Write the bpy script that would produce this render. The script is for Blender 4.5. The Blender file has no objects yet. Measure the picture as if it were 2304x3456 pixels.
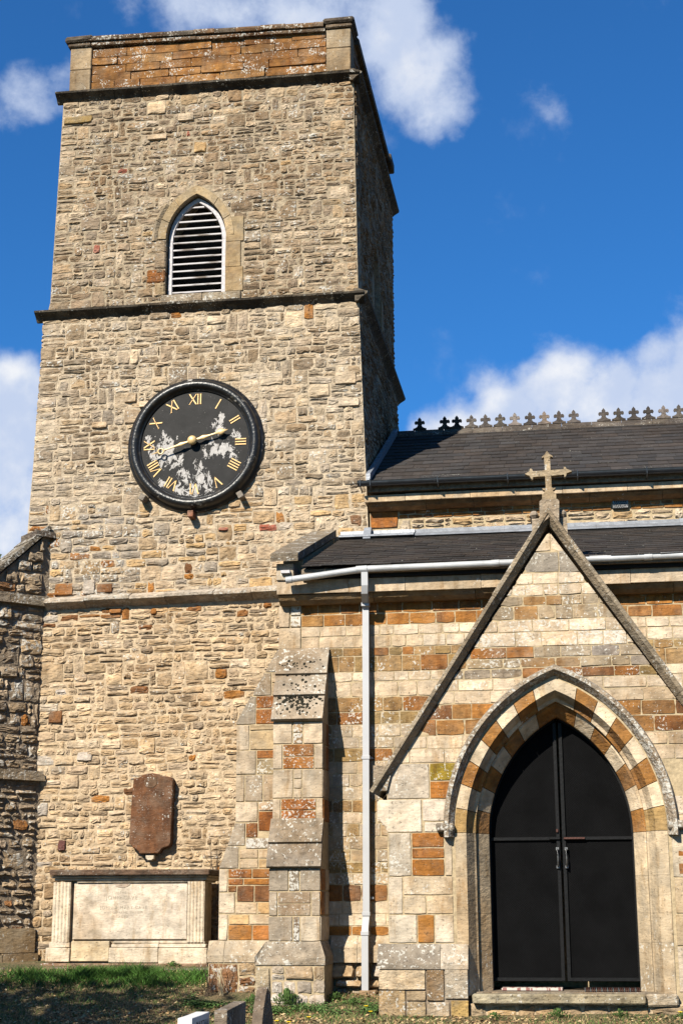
import bpy, bmesh, math, random
import numpy as np
from mathutils import Vector, Matrix
S = bpy.context.scene
COL = S.collection
R = math.radians

# ------------------------------------------------------------------ camera
cam = bpy.data.cameras.new('camera'); cam_o = bpy.data.objects.new('camera', cam); COL.objects.link(cam_o)
YAW, PITCH, ROLL, FPX = R(8.583), R(14.38), R(-0.232), 5247.8
fw = Vector((-math.sin(YAW)*math.cos(PITCH), math.cos(YAW)*math.cos(PITCH), math.sin(PITCH)))
rt = Vector((math.cos(YAW), math.sin(YAW), 0)); up = rt.cross(fw)
rt2 = rt*math.cos(ROLL)+up*math.sin(ROLL); up2 = -rt*math.sin(ROLL)+up*math.cos(ROLL)
M = Matrix((rt2, up2, -fw)).transposed().to_4x4(); M.translation = (0, 0, 1.6)
cam_o.matrix_world = M
cam.sensor_fit = 'VERTICAL'; cam.sensor_height = 36.0; cam.sensor_width = 24.0
cam.lens = FPX/3456*36.0; cam.clip_start = 0.1; cam.clip_end = 5000
S.camera = cam_o
S.render.resolution_x = 682; S.render.resolution_y = 1024

# ------------------------------------------------------------------ sun, sky
SUND = Vector((0.38, 1.0, -0.80)).normalized()          # direction the light travels
sun = bpy.data.lights.new('sun', 'SUN'); sun.energy = 5.0; sun.angle = R(0.53); sun.color = (1.0, 0.93, 0.80)
sun_o = bpy.data.objects.new('sun', sun); COL.objects.link(sun_o)
sun_o.rotation_euler = SUND.to_track_quat('-Z', 'Y').to_euler(); sun_o.location = (-10, -20, 30)
ELEV = math.asin(-SUND.z)
ROTN = math.atan2(-SUND.x, -SUND.y)
W = bpy.data.worlds.new('World'); S.world = W; W.use_nodes = True
S.view_settings.view_transform = 'Standard'; S.view_settings.look = 'None'
S.view_settings.exposure = 1.35; S.view_settings.gamma = 1.0
try: S.view_settings.use_curve_mapping = False
except Exception: pass
S.render.engine = 'CYCLES'

def px_dir(px, py):
    d = fw + rt2*((px-1152)/FPX) - up2*((py-1728)/FPX)
    return d.normalized()

class NT:
    """small helper for node trees"""
    def __init__(s, tree): s.t = tree; s.n = tree.nodes; s.l = tree.links
    def new(s, typ, **kw):
        n = s.n.new(typ)
        for k, v in kw.items(): setattr(n, k, v)
        return n
    def put(s, sock, v):
        if isinstance(v, bpy.types.NodeSocket): s.l.new(v, sock)
        elif v is not None:
            if isinstance(v, (tuple, list)) and len(v) == 3 and sock.type == 'RGBA': v = (*v, 1)
            sock.default_value = v
    def math(s, op, a, b=None, c=None, clamp=False):
        n = s.new('ShaderNodeMath', operation=op); n.use_clamp = clamp
        for i, v in enumerate((a, b, c)):
            if v is not None: s.put(n.inputs[i], v)
        return n.outputs[0]
    def vmath(s, op, a, b=None):
        n = s.new('ShaderNodeVectorMath', operation=op)
        s.put(n.inputs[0], a)
        if b is not None: s.put(n.inputs[1], b)
        return n.outputs['Value'] if op in ('DISTANCE', 'LENGTH', 'DOT_PRODUCT') else n.outputs['Vector']
    def noise(s, vec, scale, detail=4, rough=0.55, dist=0.0):
        n = s.new('ShaderNodeTexNoise'); s.put(n.inputs['Vector'], vec)
        n.inputs['Scale'].default_value = scale; n.inputs['Detail'].default_value = detail
        n.inputs['Roughness'].default_value = rough; n.inputs['Distortion'].default_value = dist
        return n.outputs['Fac']
    def voro(s, vec, scale, feature='F1', rnd=1.0):
        n = s.new('ShaderNodeTexVoronoi', feature=feature); s.put(n.inputs['Vector'], vec)
        n.inputs['Scale'].default_value = scale; n.inputs['Randomness'].default_value = rnd
        return n.outputs['Distance']
    def step(s, v, a, b, lo=0.0, hi=1.0):
        n = s.new('ShaderNodeMapRange', interpolation_type='SMOOTHSTEP')
        s.put(n.inputs['Value'], v); s.put(n.inputs['From Min'], a); s.put(n.inputs['From Max'], b)
        s.put(n.inputs['To Min'], lo); s.put(n.inputs['To Max'], hi)
        return n.outputs['Result']
    def lin(s, v, a, b, lo=0.0, hi=1.0):
        n = s.new('ShaderNodeMapRange'); s.put(n.inputs['Value'], v)
        for k, q in zip(('From Min', 'From Max', 'To Min', 'To Max'), (a, b, lo, hi)): s.put(n.inputs[k], q)
        return n.outputs['Result']
    def mix(s, f, a, b, mode='MIX'):
        n = s.new('ShaderNodeMix', data_type='RGBA', blend_type=mode)
        s.put(n.inputs[0], f); s.put(n.inputs[6], a); s.put(n.inputs[7], b)
        return n.outputs[2]
    def scale(s, col, f):
        n = s.new('ShaderNodeVectorMath', operation='SCALE'); s.put(n.inputs[0], col); s.put(n.inputs['Scale'], f)
        return n.outputs['Vector']

def build_world():
    nt = NT(W.node_tree); nt.n.clear()
    out = nt.new('ShaderNodeOutputWorld'); bg = nt.new('ShaderNodeBackground')
    sky = nt.new('ShaderNodeTexSky'); sky.sky_type = 'NISHITA'; sky.sun_disc = False
    sky.sun_elevation = ELEV; sky.sun_rotation = ROTN
    sky.altitude = 300; sky.air_density = 1.0; sky.dust_density = 0.8; sky.ozone_density = 3.0
    tc = nt.new('ShaderNodeTexCoord'); d = nt.vmath('NORMALIZE', tc.outputs['Generated'])
    warp = nt.new('ShaderNodeTexNoise'); nt.put(warp.inputs['Vector'], d); warp.inputs['Scale'].default_value = 9; warp.inputs['Detail'].default_value = 5
    wv = nt.scale(nt.vmath('SUBTRACT', warp.outputs['Color'], (0.5, 0.5, 0.5)), 0.07)
    dw = nt.vmath('ADD', d, wv)
    # cumulus: centre (as seen in the photograph), radius, weight
    bl = [(470, 10, 170, .55), (620, 20, 190, .66), (780, 10, 200, .70), (960, 0, 200, .74), (1100, -10, 180, .74), (1210, 20, 160, .78), (1330, 70, 190, 1.0), (1420, 200, 190, 1.0), (1500, 330, 150, .95),
          (1560, 390, 85, .7), (1320, 460, 100, .30), (1800, 110, 160, .30), (1890, 270, 95, .32), (1905, 350, 60, .26),
          (150, 360, 130, .66), (40, 380, 120, .6), (250, 290, 80, .4), (-80, 330, 150, .66),
          (30, 1330, 150, 1.1), (-60, 1600, 240, 1.15), (110, 1700, 150, 1.0), (30, 1500, 160, 1.1), (60, 1800, 160, 1.0),
          (1500, 1430, 120, .9), (1700, 1370, 150, 1.0), (1900, 1280, 165, 1.1), (2060, 1360, 190, 1.1), (2230, 1180, 130, .85), (2300, 1330, 200, 1.05),
          (1400, 1460, 110, .85), (2400, 1150, 180, 1.0), (1650, 1480, 200, 1.0), (2250, 1500, 250, 1.1)]
    acc = None
    def blob(c, r, w):
        nonlocal acc
        di = nt.vmath('DISTANCE', dw, tuple(c))
        v = nt.step(di, r*1.55, r*0.25, 0.0, w*1.08)
        acc = v if acc is None else nt.math('MAXIMUM', acc, v) if False else nt.math('SMOOTH_MAX', acc, v, 0.25)
    for x, y, r, w in bl: blob(px_dir(x, y), r/FPX, w)
    rng = random.Random(5)
    for k in range(5):                                      # the same fair-weather clouds over the rest of the sky
        az = R(40+rng.random()*280)+math.pi/2-YAW*0; el = R(6+rng.random()*45)
        c = Vector((math.cos(az)*math.cos(el), math.sin(az)*math.cos(el), math.sin(el)))
        if c.dot(fw) > 0.86: continue
        blob(c, 0.05+0.07*rng.random(), 0.9)
    f1 = nt.noise(d, 13, 9, 0.60, 0.2); f2 = nt.noise(d, 42, 6, 0.6)
    f3 = nt.noise(d, 110, 4, 0.6)
    f = nt.math('ADD', nt.math('ADD', nt.math('MULTIPLY', f1, 1.5), nt.math('MULTIPLY', f2, 0.55)), nt.math('MULTIPLY', f3, 0.22))
    dens = nt.math('ADD', acc, nt.math('SUBTRACT', f, 1.135))
    m = nt.step(dens, 0.30, 0.98)
    m = nt.math('MULTIPLY', m, nt.step(acc, 0.05, 0.35))
    core = nt.step(nt.noise(d, 20, 5, 0.55), 0.36, 0.66)
    thick = nt.step(dens, 0.7, 1.3)
    cl = nt.mix(nt.math('MULTIPLY', core, thick), (0.60, 0.69, 0.88), (1.0, 1.0, 1.0))
    cl = nt.scale(cl, 7.8)
    skyc = nt.mix(1.0, sky.outputs[0], (0.25, 0.735, 1.19), 'MULTIPLY')
    c = nt.mix(nt.math('MULTIPLY', m, 0.93), skyc, cl)
    nt.put(bg.inputs['Color'], c); bg.inputs['Strength'].default_value = 0.050
    nt.l.new(bg.outputs[0], out.inputs[0])
build_world()

# ------------------------------------------------------------------ materials
def new_mat(name):
    m = bpy.data.materials.new(name); m.use_nodes = True; nt = NT(m.node_tree); nt.n.clear()
    out = nt.new('ShaderNodeOutputMaterial'); b = nt.new('ShaderNodeBsdfPrincipled'); nt.l.new(b.outputs[0], out.inputs[0])
    b.inputs['Roughness'].default_value = 0.9
    try: b.inputs['Specular IOR Level'].default_value = 0.25
    except Exception: pass
    pos = nt.new('ShaderNodeNewGeometry').outputs['Position']
    return m, nt, b, pos
def bump(nt, b, h, dist, strength=1.0):
    n = nt.new('ShaderNodeBump'); n.inputs['Distance'].default_value = dist; n.inputs['Strength'].default_value = strength
    nt.put(n.inputs['Height'], h); nt.l.new(n.outputs[0], b.inputs['Normal'])
def vcol(nt):
    a = nt.new('ShaderNodeAttribute', attribute_name='Col'); return a.outputs['Color'], a.outputs['Alpha']

def stone_material(name, bd=0.02, bed=1.0, var=0.35, lich_scale=24.0, grey=0.35, pits=0.5, lichcol=(0.345, 0.33, 0.295), stain=0.35):
    m, nt, b, pos = new_mat(name)
    c, al = vcol(nt)
    n_a = nt.noise(pos, 7.5, 6, 0.62); n_b = nt.noise(pos, 31, 4, 0.6); n_w = nt.noise(pos, 1.15, 4, 0.6)
    c = nt.scale(c, nt.lin(n_a, 0.28, 0.72, 1-var, 1+var*0.8))
    c = nt.mix(nt.math('MULTIPLY', nt.step(nt.noise(pos, 3.1, 5, 0.65), 0.44, 0.66), grey), c, (0.165, 0.142, 0.11))
    c = nt.scale(c, nt.lin(n_w, 0.32, 0.68, 0.80, 1.16))
    c = nt.mix(nt.step(nt.noise(pos, 0.55, 5, 0.68, 0.4), 0.47, 0.68), c, nt.mix(1.0, c, (0.70, 0.62, 0.52), 'MULTIPLY'))
    sv0 = nt.vmath('MULTIPLY', pos, (9.0, 9.0, 2.2))
    c = nt.mix(nt.math('MULTIPLY', nt.step(nt.noise(sv0, 1.0, 5, 0.65), 0.50, 0.72), stain), c, nt.mix(1.0, c, (0.62, 0.50, 0.34), 'MULTIPLY'))
    pit = nt.step(n_b, 0.40, 0.27)
    c = nt.mix(nt.math('MULTIPLY', pit, pits), c, (0.055, 0.042, 0.03))
    # pale crustose lichen, patchy
    th = nt.lin(al, 0.0, 1.0, 0.665, 0.455)
    ln = nt.math('ADD', nt.math('MULTIPLY', nt.noise(pos, lich_scale, 3, 0.6), 0.62), nt.math('MULTIPLY', nt.noise(pos, 4.2, 3, 0.6), 0.40))
    lm = nt.step(ln, th, nt.math('ADD', th, 0.035))
    spk = nt.math('MULTIPLY', nt.step(nt.voro(pos, lich_scale*1.5), 0.20, 0.13), nt.step(nt.math('ADD', nt.noise(pos, 2.6, 3, 0.6), nt.math('MULTIPLY', al, 0.22)), 0.56, 0.66))
    lm = nt.math('MAXIMUM', lm, nt.math('MULTIPLY', spk, 0.9))
    c = nt.mix(nt.math('MULTIPLY', lm, 0.78), c, lichcol)
    nt.put(b.inputs['Base Color'], c)
    sv = nt.vmath('MULTIPLY', pos, (6.5, 6.5, 34.0))
    h = nt.math('ADD', nt.math('MULTIPLY', nt.noise(nt.vmath('MULTIPLY', pos, (1.0, 1.0, 1.9)), 12.5, 6, 0.58), 1.0), nt.math('MULTIPLY', nt.noise(sv, 1.0, 4, 0.6), 0.8*bed))
    h = nt.math('SUBTRACT', h, nt.math('MULTIPLY', pit, 0.25))
    h = nt.math('ADD', h, nt.math('MULTIPLY', lm, 0.05))
    bump(nt, b, h, bd)
    return m
M_RUB = stone_material('limestone_rubble', 0.034, 0.4, 0.40, 26, 0.30, 0.45)
M_DARK = stone_material('lichened_rubble', 0.045, 0.5, 0.5, 18, 0.28, 0.65, (0.31, 0.295, 0.265))
M_ASH = stone_material('limestone_ashlar', 0.014, 0.35, 0.34, 30, 0.42, 0.6, stain=0.7)
M_IRON = stone_material('ironstone_ashlar', 0.018, 0.5, 0.50, 36, 0.17, 0.5, stain=0.8)
M_COPE = stone_material('weathered_coping', 0.03, 0.3, 0.50, 28, 0.35, 0.8)
M_SLATE = stone_material('roof_slate', 0.006, 0.3, 0.25, 40, 0.0, 0.2, (0.28, 0.27, 0.23))
M_MOSS = stone_material('mossed_setoff', 0.02, 0.3, 0.40, 26, 0.35, 0.95)

def simple(name, col, rough=0.6, metal=0.0, var=0.15, bd=0.0, sc=20, spec=0.3):
    col = tuple(q*0.62 for q in col)
    m, nt, b, pos = new_mat(name)
    c = nt.scale(col if False else nt.mix(0.0, col, col), nt.lin(nt.noise(pos, sc, 5, 0.6), 0.3, 0.7, 1-var, 1+var))
    nt.put(b.inputs['Base Color'], c); b.inputs['Roughness'].default_value = rough; b.inputs['Metallic'].default_value = metal
    try: b.inputs['Specular IOR Level'].default_value = spec
    except Exception: pass
    if bd: bump(nt, b, nt.noise(pos, sc*1.6, 6, 0.6), bd)
    return m
M_MORTAR = simple('lime_mortar', (0.47, 0.355, 0.23), 0.95, 0, 0.3, 0.02, 14)
M_MORTARA = simple('pale_mortar', (0.40, 0.31, 0.19), 0.95, 0, 0.3, 0.008, 18)
M_MORTARB = simple('dark_joint', (0.22, 0.17, 0.12), 0.95, 0, 0.35, 0.03, 14)
M_LEAD = simple('lead_sheet', (0.23, 0.245, 0.275), 0.5, 0.2, 0.25, 0.012, 9, 0.5)
M_PVC = simple('white_gutter_plastic', (0.68, 0.69, 0.71), 0.4, 0, 0.22, 0, 3.5, 0.5)
M_PIPE = simple('grey_downpipe_plastic', (0.40, 0.40, 0.415), 0.45, 0, 0.05, 0, 5, 0.4)
M_BLACKP = simple('black_gutter_plastic', (0.018, 0.020, 0.024), 0.32, 0, 0.3, 0.004, 7, 0.5)
M_BLACK = simple('dark_interior', (0.012, 0.011, 0.010), 0.9)
M_FRAME = simple('black_painted_steel', (0.0075, 0.0075, 0.008), 0.5, 0.0, 0.4, 0.003, 30, 0.10)
M_RUST = simple('rusty_latch', (0.075, 0.028, 0.020), 0.6, 0.3, 0.4, 0.004, 60)
M_STEEL = simple('worn_steel', (0.22, 0.22, 0.22), 0.4, 0.8, 0.4, 0.003, 60)
M_WOOD = simple('weathered_white_paint', (0.47, 0.445, 0.455), 0.7, 0, 0.22, 0.004, 26)
M_GOLD = simple('gilding', (0.60, 0.36, 0.11), 0.5, 0.2, 0.15, 0.002, 40, 0.6)
M_GOLDP = simple('pale_gilding', (0.70, 0.48, 0.22), 0.42, 0.2, 0.12, 0.002, 30, 0.6)
M_MARK = simple('painted_letter', (0.03, 0.03, 0.03), 0.7)
M_INSC = simple('cut_letter_shade', (0.36, 0.31, 0.24), 0.9)
M_TWIG = simple('dry_stem', (0.075, 0.05, 0.03), 0.9, 0, 0.3)
M_STRAW = simple('dead_stem', (0.42, 0.33, 0.20), 0.9, 0, 0.3)
M_BARK = simple('bark', (0.07, 0.05, 0.035), 0.95, 0, 0.4, 0.05, 12)
M_YEL = simple('yellow_petals', (0.85, 0.60, 0.02), 0.7)
M_MARBLE = simple('white_marble', (0.72, 0.72, 0.72), 0.5, 0, 0.05, 0.002, 8)
M_MOSSCL = simple('moss_cushion', (0.022, 0.019, 0.010), 1.0, 0, 0.5, 0.02, 70)

def mat_slats():
    m, nt, b, pos = new_mat('worn_louvre_paint')
    g = nt.vmath('MULTIPLY', pos, (2.5, 14, 40))
    w = nt.math('ADD', nt.math('MULTIPLY', nt.noise(g, 1.0, 4, 0.6), 0.6), nt.math('MULTIPLY', nt.noise(pos, 2.3, 2), 0.45))
    c = nt.mix(nt.step(w, 0.52, 0.62), (0.29, 0.275, 0.275), (0.085, 0.068, 0.055))
    nt.put(b.inputs['Base Color'], c); b.inputs['Roughness'].default_value = 0.8
    return m
M_SLAT = mat_slats()

def mat_dial():
    # black paint flaking off a pale ground; the loss is heaviest round the lower half
    m, nt, b, pos = new_mat('flaking_black_dial')
    p0 = nt.vmath('SUBTRACT', pos, (-5.74, 22.6, 8.66))
    acc = None
    for x, z, r in ((-0.45, -0.02, .20), (-0.42, -0.16, .22), (-0.60, -0.18, .14), (-0.24, -0.26, .13), (0.33, -0.12, .17), (0.46, -0.10, .16), (0.60, -0.17, .13), (-0.10, -0.52, .15),
                    (0.10, -0.40, .12), (0.12, -0.60, .18), (-0.17, -0.74, .15), (0.22, -0.72, .14), (0.40, 0.30, .10), (0.44, 0.18, .10), (0.46, 0.42, .08), (0.68, 0.10, .10), (-0.47, -0.62, .11), (-0.70, 0.1, .08), (0.0, -0.75, .15)):
        di = nt.vmath('DISTANCE', p0, (x, 0, z)); v = nt.step(di, r*1.9, r*0.3)
        acc = v if acc is None else nt.math('MAXIMUM', acc, v)
    n = nt.math('ADD', nt.math('MULTIPLY', nt.noise(nt.vmath('MULTIPLY', pos, (1.25, 1, .75)), 9, 7, 0.64, 0.8), 0.85), nt.math('MULTIPLY', nt.noise(pos, 45, 4, 0.7), 0.15))
    n = nt.math('ADD', n, nt.math('MULTIPLY', nt.math('SUBTRACT', nt.noise(pos, 60, 3, 0.6), 0.5), 0.16))
    dn = nt.math('ADD', nt.math('MULTIPLY', acc, 0.225), n)
    mk = nt.step(dn, 0.692, 0.704)
    sp = nt.step(nt.noise(pos, 55, 3, 0.7), 0.69, 0.72)
    c = nt.scale(nt.mix(0.0, (0.009, 0.0085, 0.0085), (0, 0, 0)), nt.lin(nt.noise(pos, 5, 5), 0.3, 0.7, 0.6, 1.5))
    c = nt.mix(nt.math('MULTIPLY', sp, 0.5), c, (0.35, 0.33, 0.31))
    c = nt.mix(mk, c, nt.scale(nt.mix(0.0, (0.27, 0.255, 0.243), (0, 0, 0)), nt.lin(nt.noise(pos, 22, 4), 0.3, 0.7, 0.75, 1.15)))
    nt.put(b.inputs['Base Color'], c)
    nt.put(b.inputs['Roughness'], nt.lin(mk, 0, 1, 0.55, 0.85)); b.inputs['Specular IOR Level'].default_value = 0.10
    bump(nt, b, nt.math('SUBTRACT', nt.math('MULTIPLY', nt.noise(pos, 30, 5), 0.3), mk), 0.003)
    return m
M_DIAL = mat_dial()
def mat_rim():
    m, nt, b, pos = new_mat('flaking_black_rim')
    n = nt.math('ADD', nt.math('MULTIPLY', nt.noise(pos, 16, 6, 0.7), 0.7), nt.math('MULTIPLY', nt.noise(pos, 3, 2), 0.4))
    mk = nt.step(n, 0.66, 0.69)
    c = nt.mix(mk, (0.008, 0.008, 0.0085), (0.22, 0.205, 0.185))
    c = nt.mix(nt.step(nt.noise(pos, 8, 5), 0.52, 0.7), c, (0.022, 0.019, 0.015))
    nt.put(b.inputs['Base Color'], c); b.inputs['Roughness'].default_value = 0.34
    try: b.inputs['Specular IOR Level'].default_value = 0.32
    except Exception: pass
    bump(nt, b, nt.noise(pos, 24, 5), 0.006)
    return m
M_RIM = mat_rim()
def mat_wire():
    m, nt, b, pos = new_mat('expanded_metal_mesh')
    sx = nt.new('ShaderNodeSeparateXYZ'); nt.put(sx.inputs[0], pos)
    u = nt.math('MULTIPLY', sx.outputs[0], 1/0.030); v = nt.math('MULTIPLY', sx.outputs[2], 1/0.020)
    a = nt.math('PINGPONG', nt.math('ADD', u, v), 0.5); d = nt.math('PINGPONG', nt.math('SUBTRACT', u, v), 0.5)
    w = nt.step(nt.math('MINIMUM', a, d), 0.14, 0.05)
    n = nt.noise(pos, 3.0, 5, 0.6)
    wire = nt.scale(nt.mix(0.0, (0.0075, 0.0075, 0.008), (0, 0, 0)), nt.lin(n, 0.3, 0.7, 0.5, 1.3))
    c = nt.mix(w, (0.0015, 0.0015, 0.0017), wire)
    c = nt.mix(nt.step(nt.noise(pos, 34, 2, 0.5), 0.80, 0.83), c, (0.4, 0.4, 0.4))
    nt.put(b.inputs['Base Color'], c); b.inputs['Roughness'].default_value = 0.75
    b.inputs['Specular IOR Level'].default_value = 0.03
    bump(nt, b, w, 0.003)
    return m
M_WIRE = mat_wire()
def mat_ground():
    m, nt, b, pos = new_mat('churchyard_ground')
    a = nt.noise(pos, 1.6, 6, 0.65); f = nt.noise(pos, 34, 5, 0.7)
    c = nt.mix(nt.step(a, 0.38, 0.62), (0.048, 0.055, 0.02), (0.12, 0.085, 0.042))
    c = nt.mix(nt.step(f, 0.48, 0.62), c, (0.22, 0.16, 0.085))
    nt.put(b.inputs['Base Color'], c); b.inputs['Roughness'].default_value = 1.0
    bump(nt, b, f, 0.05)
    return m
M_GROUND = mat_ground()
def mat_leaf(name, rough=0.75):
    m, nt, b, pos = new_mat(name); c, al = vcol(nt)
    nt.put(b.inputs['Base Color'], c); b.inputs['Roughness'].default_value = rough
    return m
M_LEAF = mat_leaf('leaf_blade')

# ------------------------------------------------------------------ object helpers
def link(o, parent=None):
    COL.objects.link(o)
    if parent is not None: o.parent = parent
    return o
def wloc(o):
    v = o.location.copy(); p = o.parent
    while p is not None: v += p.location; p = p.parent
    return v
def thing(name, label, cat, loc, group=None):
    o = bpy.data.objects.new(name, None); o.location = loc; o.empty_display_size = 0.2; link(o)
    o['label'] = label; o['category'] = cat
    if group: o['group'] = group
    return o
def tag(o, label, cat, group=None):
    o['label'] = label; o['category'] = cat
    if group: o['group'] = group
    return o
ALB = 0.60
STONE = {'limestone_rubble', 'lichened_rubble', 'limestone_ashlar', 'ironstone_ashlar', 'weathered_coping', 'mossed_setoff', 'roof_slate'}
def mk(name, V, F, mat, parent=None, col=None, smooth=False, origin=None):
    """one mesh object; V in world metres; col = rgba or list of rgba per vertex"""
    V = np.asarray(V, dtype=float).reshape(-1, 3)
    if origin is None: origin = (V.min(0)+V.max(0))/2
    me = bpy.data.meshes.new(name); me.from_pydata((V-np.asarray(origin)).tolist(), [], F)
    if col is not None:
        if mat.name in STONE:                            # quarry colours, a little deeper than first mixed
            a4 = np.array(col, dtype=float).reshape(-1, 4); c3 = a4[:, :3]*(0.84 if mat.name == 'limestone_ashlar' else 0.74 if mat.name == 'ironstone_ashlar' else 0.80)*ALB; l = c3@np.array((.3, .55, .15)); c3 = l[:, None]+(c3-l[:, None])*(1.12 if mat.name != 'ironstone_ashlar' else 1.10); c3 = c3*np.array((1.02, .975, 1.0))
            a4[:, :3] = np.clip(c3, .012, .75); col = a4 if len(a4) > 1 else a4[0]
        at = me.color_attributes.new('Col', 'FLOAT_COLOR', 'POINT')
        arr = np.asarray(col, dtype=np.float32)
        if arr.ndim == 1: arr = np.tile(arr, (len(V), 1))
        at.data.foreach_set('color', arr.ravel())
    if smooth: me.polygons.foreach_set('use_smooth', [True]*len(me.polygons))
    me.materials.append(mat); me.update()
    o = bpy.data.objects.new(name, me)
    po = wloc(parent) if parent is not None else Vector((0, 0, 0))
    o.location = Vector(origin)-po
    return link(o, parent)

def fixn(V, F):
    bm = bmesh.new(); vs = [bm.verts.new(v) for v in V]
    for f in F:
        try: bm.faces.new([vs[i] for i in f])
        except ValueError: pass
    bmesh.ops.recalc_face_normals(bm, faces=bm.faces)
    V2 = [tuple(v.co) for v in bm.verts]; bm.verts.index_update()
    F2 = [[v.index for v in f.verts] for f in bm.faces]; bm.free()
    return V2, F2

rj = random.Random(77)
def cbox(x0, x1, y0, y1, z0, z1, b=0.008, j=0.0):
    """box with chamfered edges (24 verts, 26 faces), corners jittered by j"""
    V = []; lo = (x0, y0, z0); hi = (x1, y1, z1); idx = {}
    b = min(b, 0.45*min(x1-x0, y1-y0, z1-z0))
    for sx in (0, 1):
        for sy in (0, 1):
            for sz in (0, 1):
                s = (sx, sy, sz); jt = [rj.uniform(-j, j) for _ in range(3)]
                for ax in range(3):      # vertex that lies on the face perpendicular to ax
                    p = []
                    for k in range(3):
                        c = hi[k] if s[k] else lo[k]
                        if k != ax: c += -b if s[k] else b
                        p.append(c+jt[k])
                    idx[(s, ax)] = len(V); V.append(p)
    F = []
    for ax in range(3):
        a, c = [k for k in range(3) if k != ax]
        for s in (0, 1):
            q = []
            for ua, uc in ((0, 0), (1, 0), (1, 1), (0, 1)):
                t = [0, 0, 0]; t[ax] = s; t[a] = ua; t[c] = uc; q.append(idx[(tuple(t), ax)])
            if (s == 0) ^ (ax == 1): q = q[::-1]
            F.append(q)
    for ax in range(3):                  # edges along ax
        a, c = [k for k in range(3) if k != ax]
        for ua in (0, 1):
            for uc in (0, 1):
                t0 = [0, 0, 0]; t0[a] = ua; t0[c] = uc; t1 = t0[:]; t1[ax] = 1
                F.append([idx[(tuple(t0), a)], idx[(tuple(t1), a)], idx[(tuple(t1), c)], idx[(tuple(t0), c)]])
    for sx in (0, 1):
        for sy in (0, 1):
            for sz in (0, 1): F.append([idx[((sx, sy, sz), ax)] for ax in range(3)])
    return fixn(V, F)
def block(name, x0, x1, y0, y1, z0, z1, mat, parent, col=(0.5, 0.4, 0.28, 0.2), b=0.008, j=0.0):
    V, F = cbox(x0, x1, y0, y1, z0, z1, b, j); return mk(name, V, F, mat, parent, col)

def prism(poly, axis, a0, a1):
    """extrude a 2D polygon; axis 'x': poly=(y,z); 'y': poly=(x,z); 'z': poly=(x,y)"""
    n = len(poly); V = []
    for a in (a0, a1):
        for p in poly:
            V.append({'x': (a, p[0], p[1]), 'y': (p[0], a, p[1]), 'z': (p[0], p[1], a)}[axis])
    F = [list(range(n))[::-1], list(range(n, 2*n))]+[[i, (i+1) % n, n+(i+1) % n, n+i] for i in range(n)]
    return fixn(V, F)
def tube(path, rad, n=8, closed=False):
    V = []; F = []; P = [Vector(p) for p in path]; rr = rad if isinstance(rad, (list, tuple)) else [rad]*len(P)
    for i, p in enumerate(P):
        t = (P[min(i+1, len(P)-1)]-P[max(i-1, 0)]).normalized()
        a = t.cross(Vector((0.13, 0.21, 1))); a = a.normalized() if a.length > 1e-4 else Vector((1, 0, 0)); c = t.cross(a)
        for k in range(n):
            w = 2*math.pi*k/n; V.append(tuple(p+(a*math.cos(w)+c*math.sin(w))*rr[i]))
    for i in range(len(P)-1):
        for k in range(n): F.append([i*n+k, i*n+(k+1) % n, (i+1)*n+(k+1) % n, (i+1)*n+k])
    F.append(list(range(n))[::-1]); F.append([(len(P)-1)*n+k for k in range(n)])
    return V, F

# ------------------------------------------------------------------ masonry
class Frame:
    """a wall plane: point = o + s*u + t*v + d*n"""
    def __init__(s, o, u, v, n): s.o, s.u, s.v, s.n = map(np.array, (o, u, v, n))
    def w(s, a, t, d): return s.o+s.u*a+s.v*t+s.n*d
def south(Y): return Frame((0., Y, 0.), (1., 0, 0), (0, 0, 1.), (0, -1., 0))
def east(X): return Frame((X, 0., 0.), (0, 1., 0), (0, 0, 1.), (1., 0, 0))

def stone_geo(fr, poly, prot, rng, rough=0.012, bev=0.014, rings=2, back=0.03):
    n = len(poly); P = np.array(poly); c = P.mean(0); h = np.maximum((P.max(0)-P.min(0))/2, 1e-3)
    area = 0.5*sum(P[i][0]*P[(i+1) % n][1]-P[(i+1) % n][0]*P[i][1] for i in range(n))
    if area < 0: P = P[::-1]
    V = []; F = []
    tilt = (rng.uniform(-1, 1)*rough*0.6, rng.uniform(-1, 1)*rough*0.6-(prot*0.55 if rings > 1 else 0))
    def ring(k, d, jit):
        for p in P:
            q = c+(p-c)*np.maximum(0.25, 1-k/h)
            e = (q-c)/h
            V.append(fr.w(q[0]+rng.uniform(-jit, jit)*0.5, q[1]+rng.uniform(-jit, jit)*0.5, d+(rng.uniform(-jit, jit)+tilt[0]*e[0]+tilt[1]*e[1] if d > 0 else 0)))
    ring(0, -back, 0)
    ring(bev*0.25, prot*0.45, rough*0.3)
    ring(bev, prot, rough)
    if rings > 1: ring(max(bev*2.4, float(h[1])*0.55), prot+rough*0.8, rough)
    m = len(V)//n
    for r in range(m-1):
        for i in range(n):
            a, b2 = r*n+i, r*n+(i+1) % n; F.append([a, b2, b2+n, a+n])
    F.append([(m-1)*n+i for i in range(n)])
    return V, F, abs(area)

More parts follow.
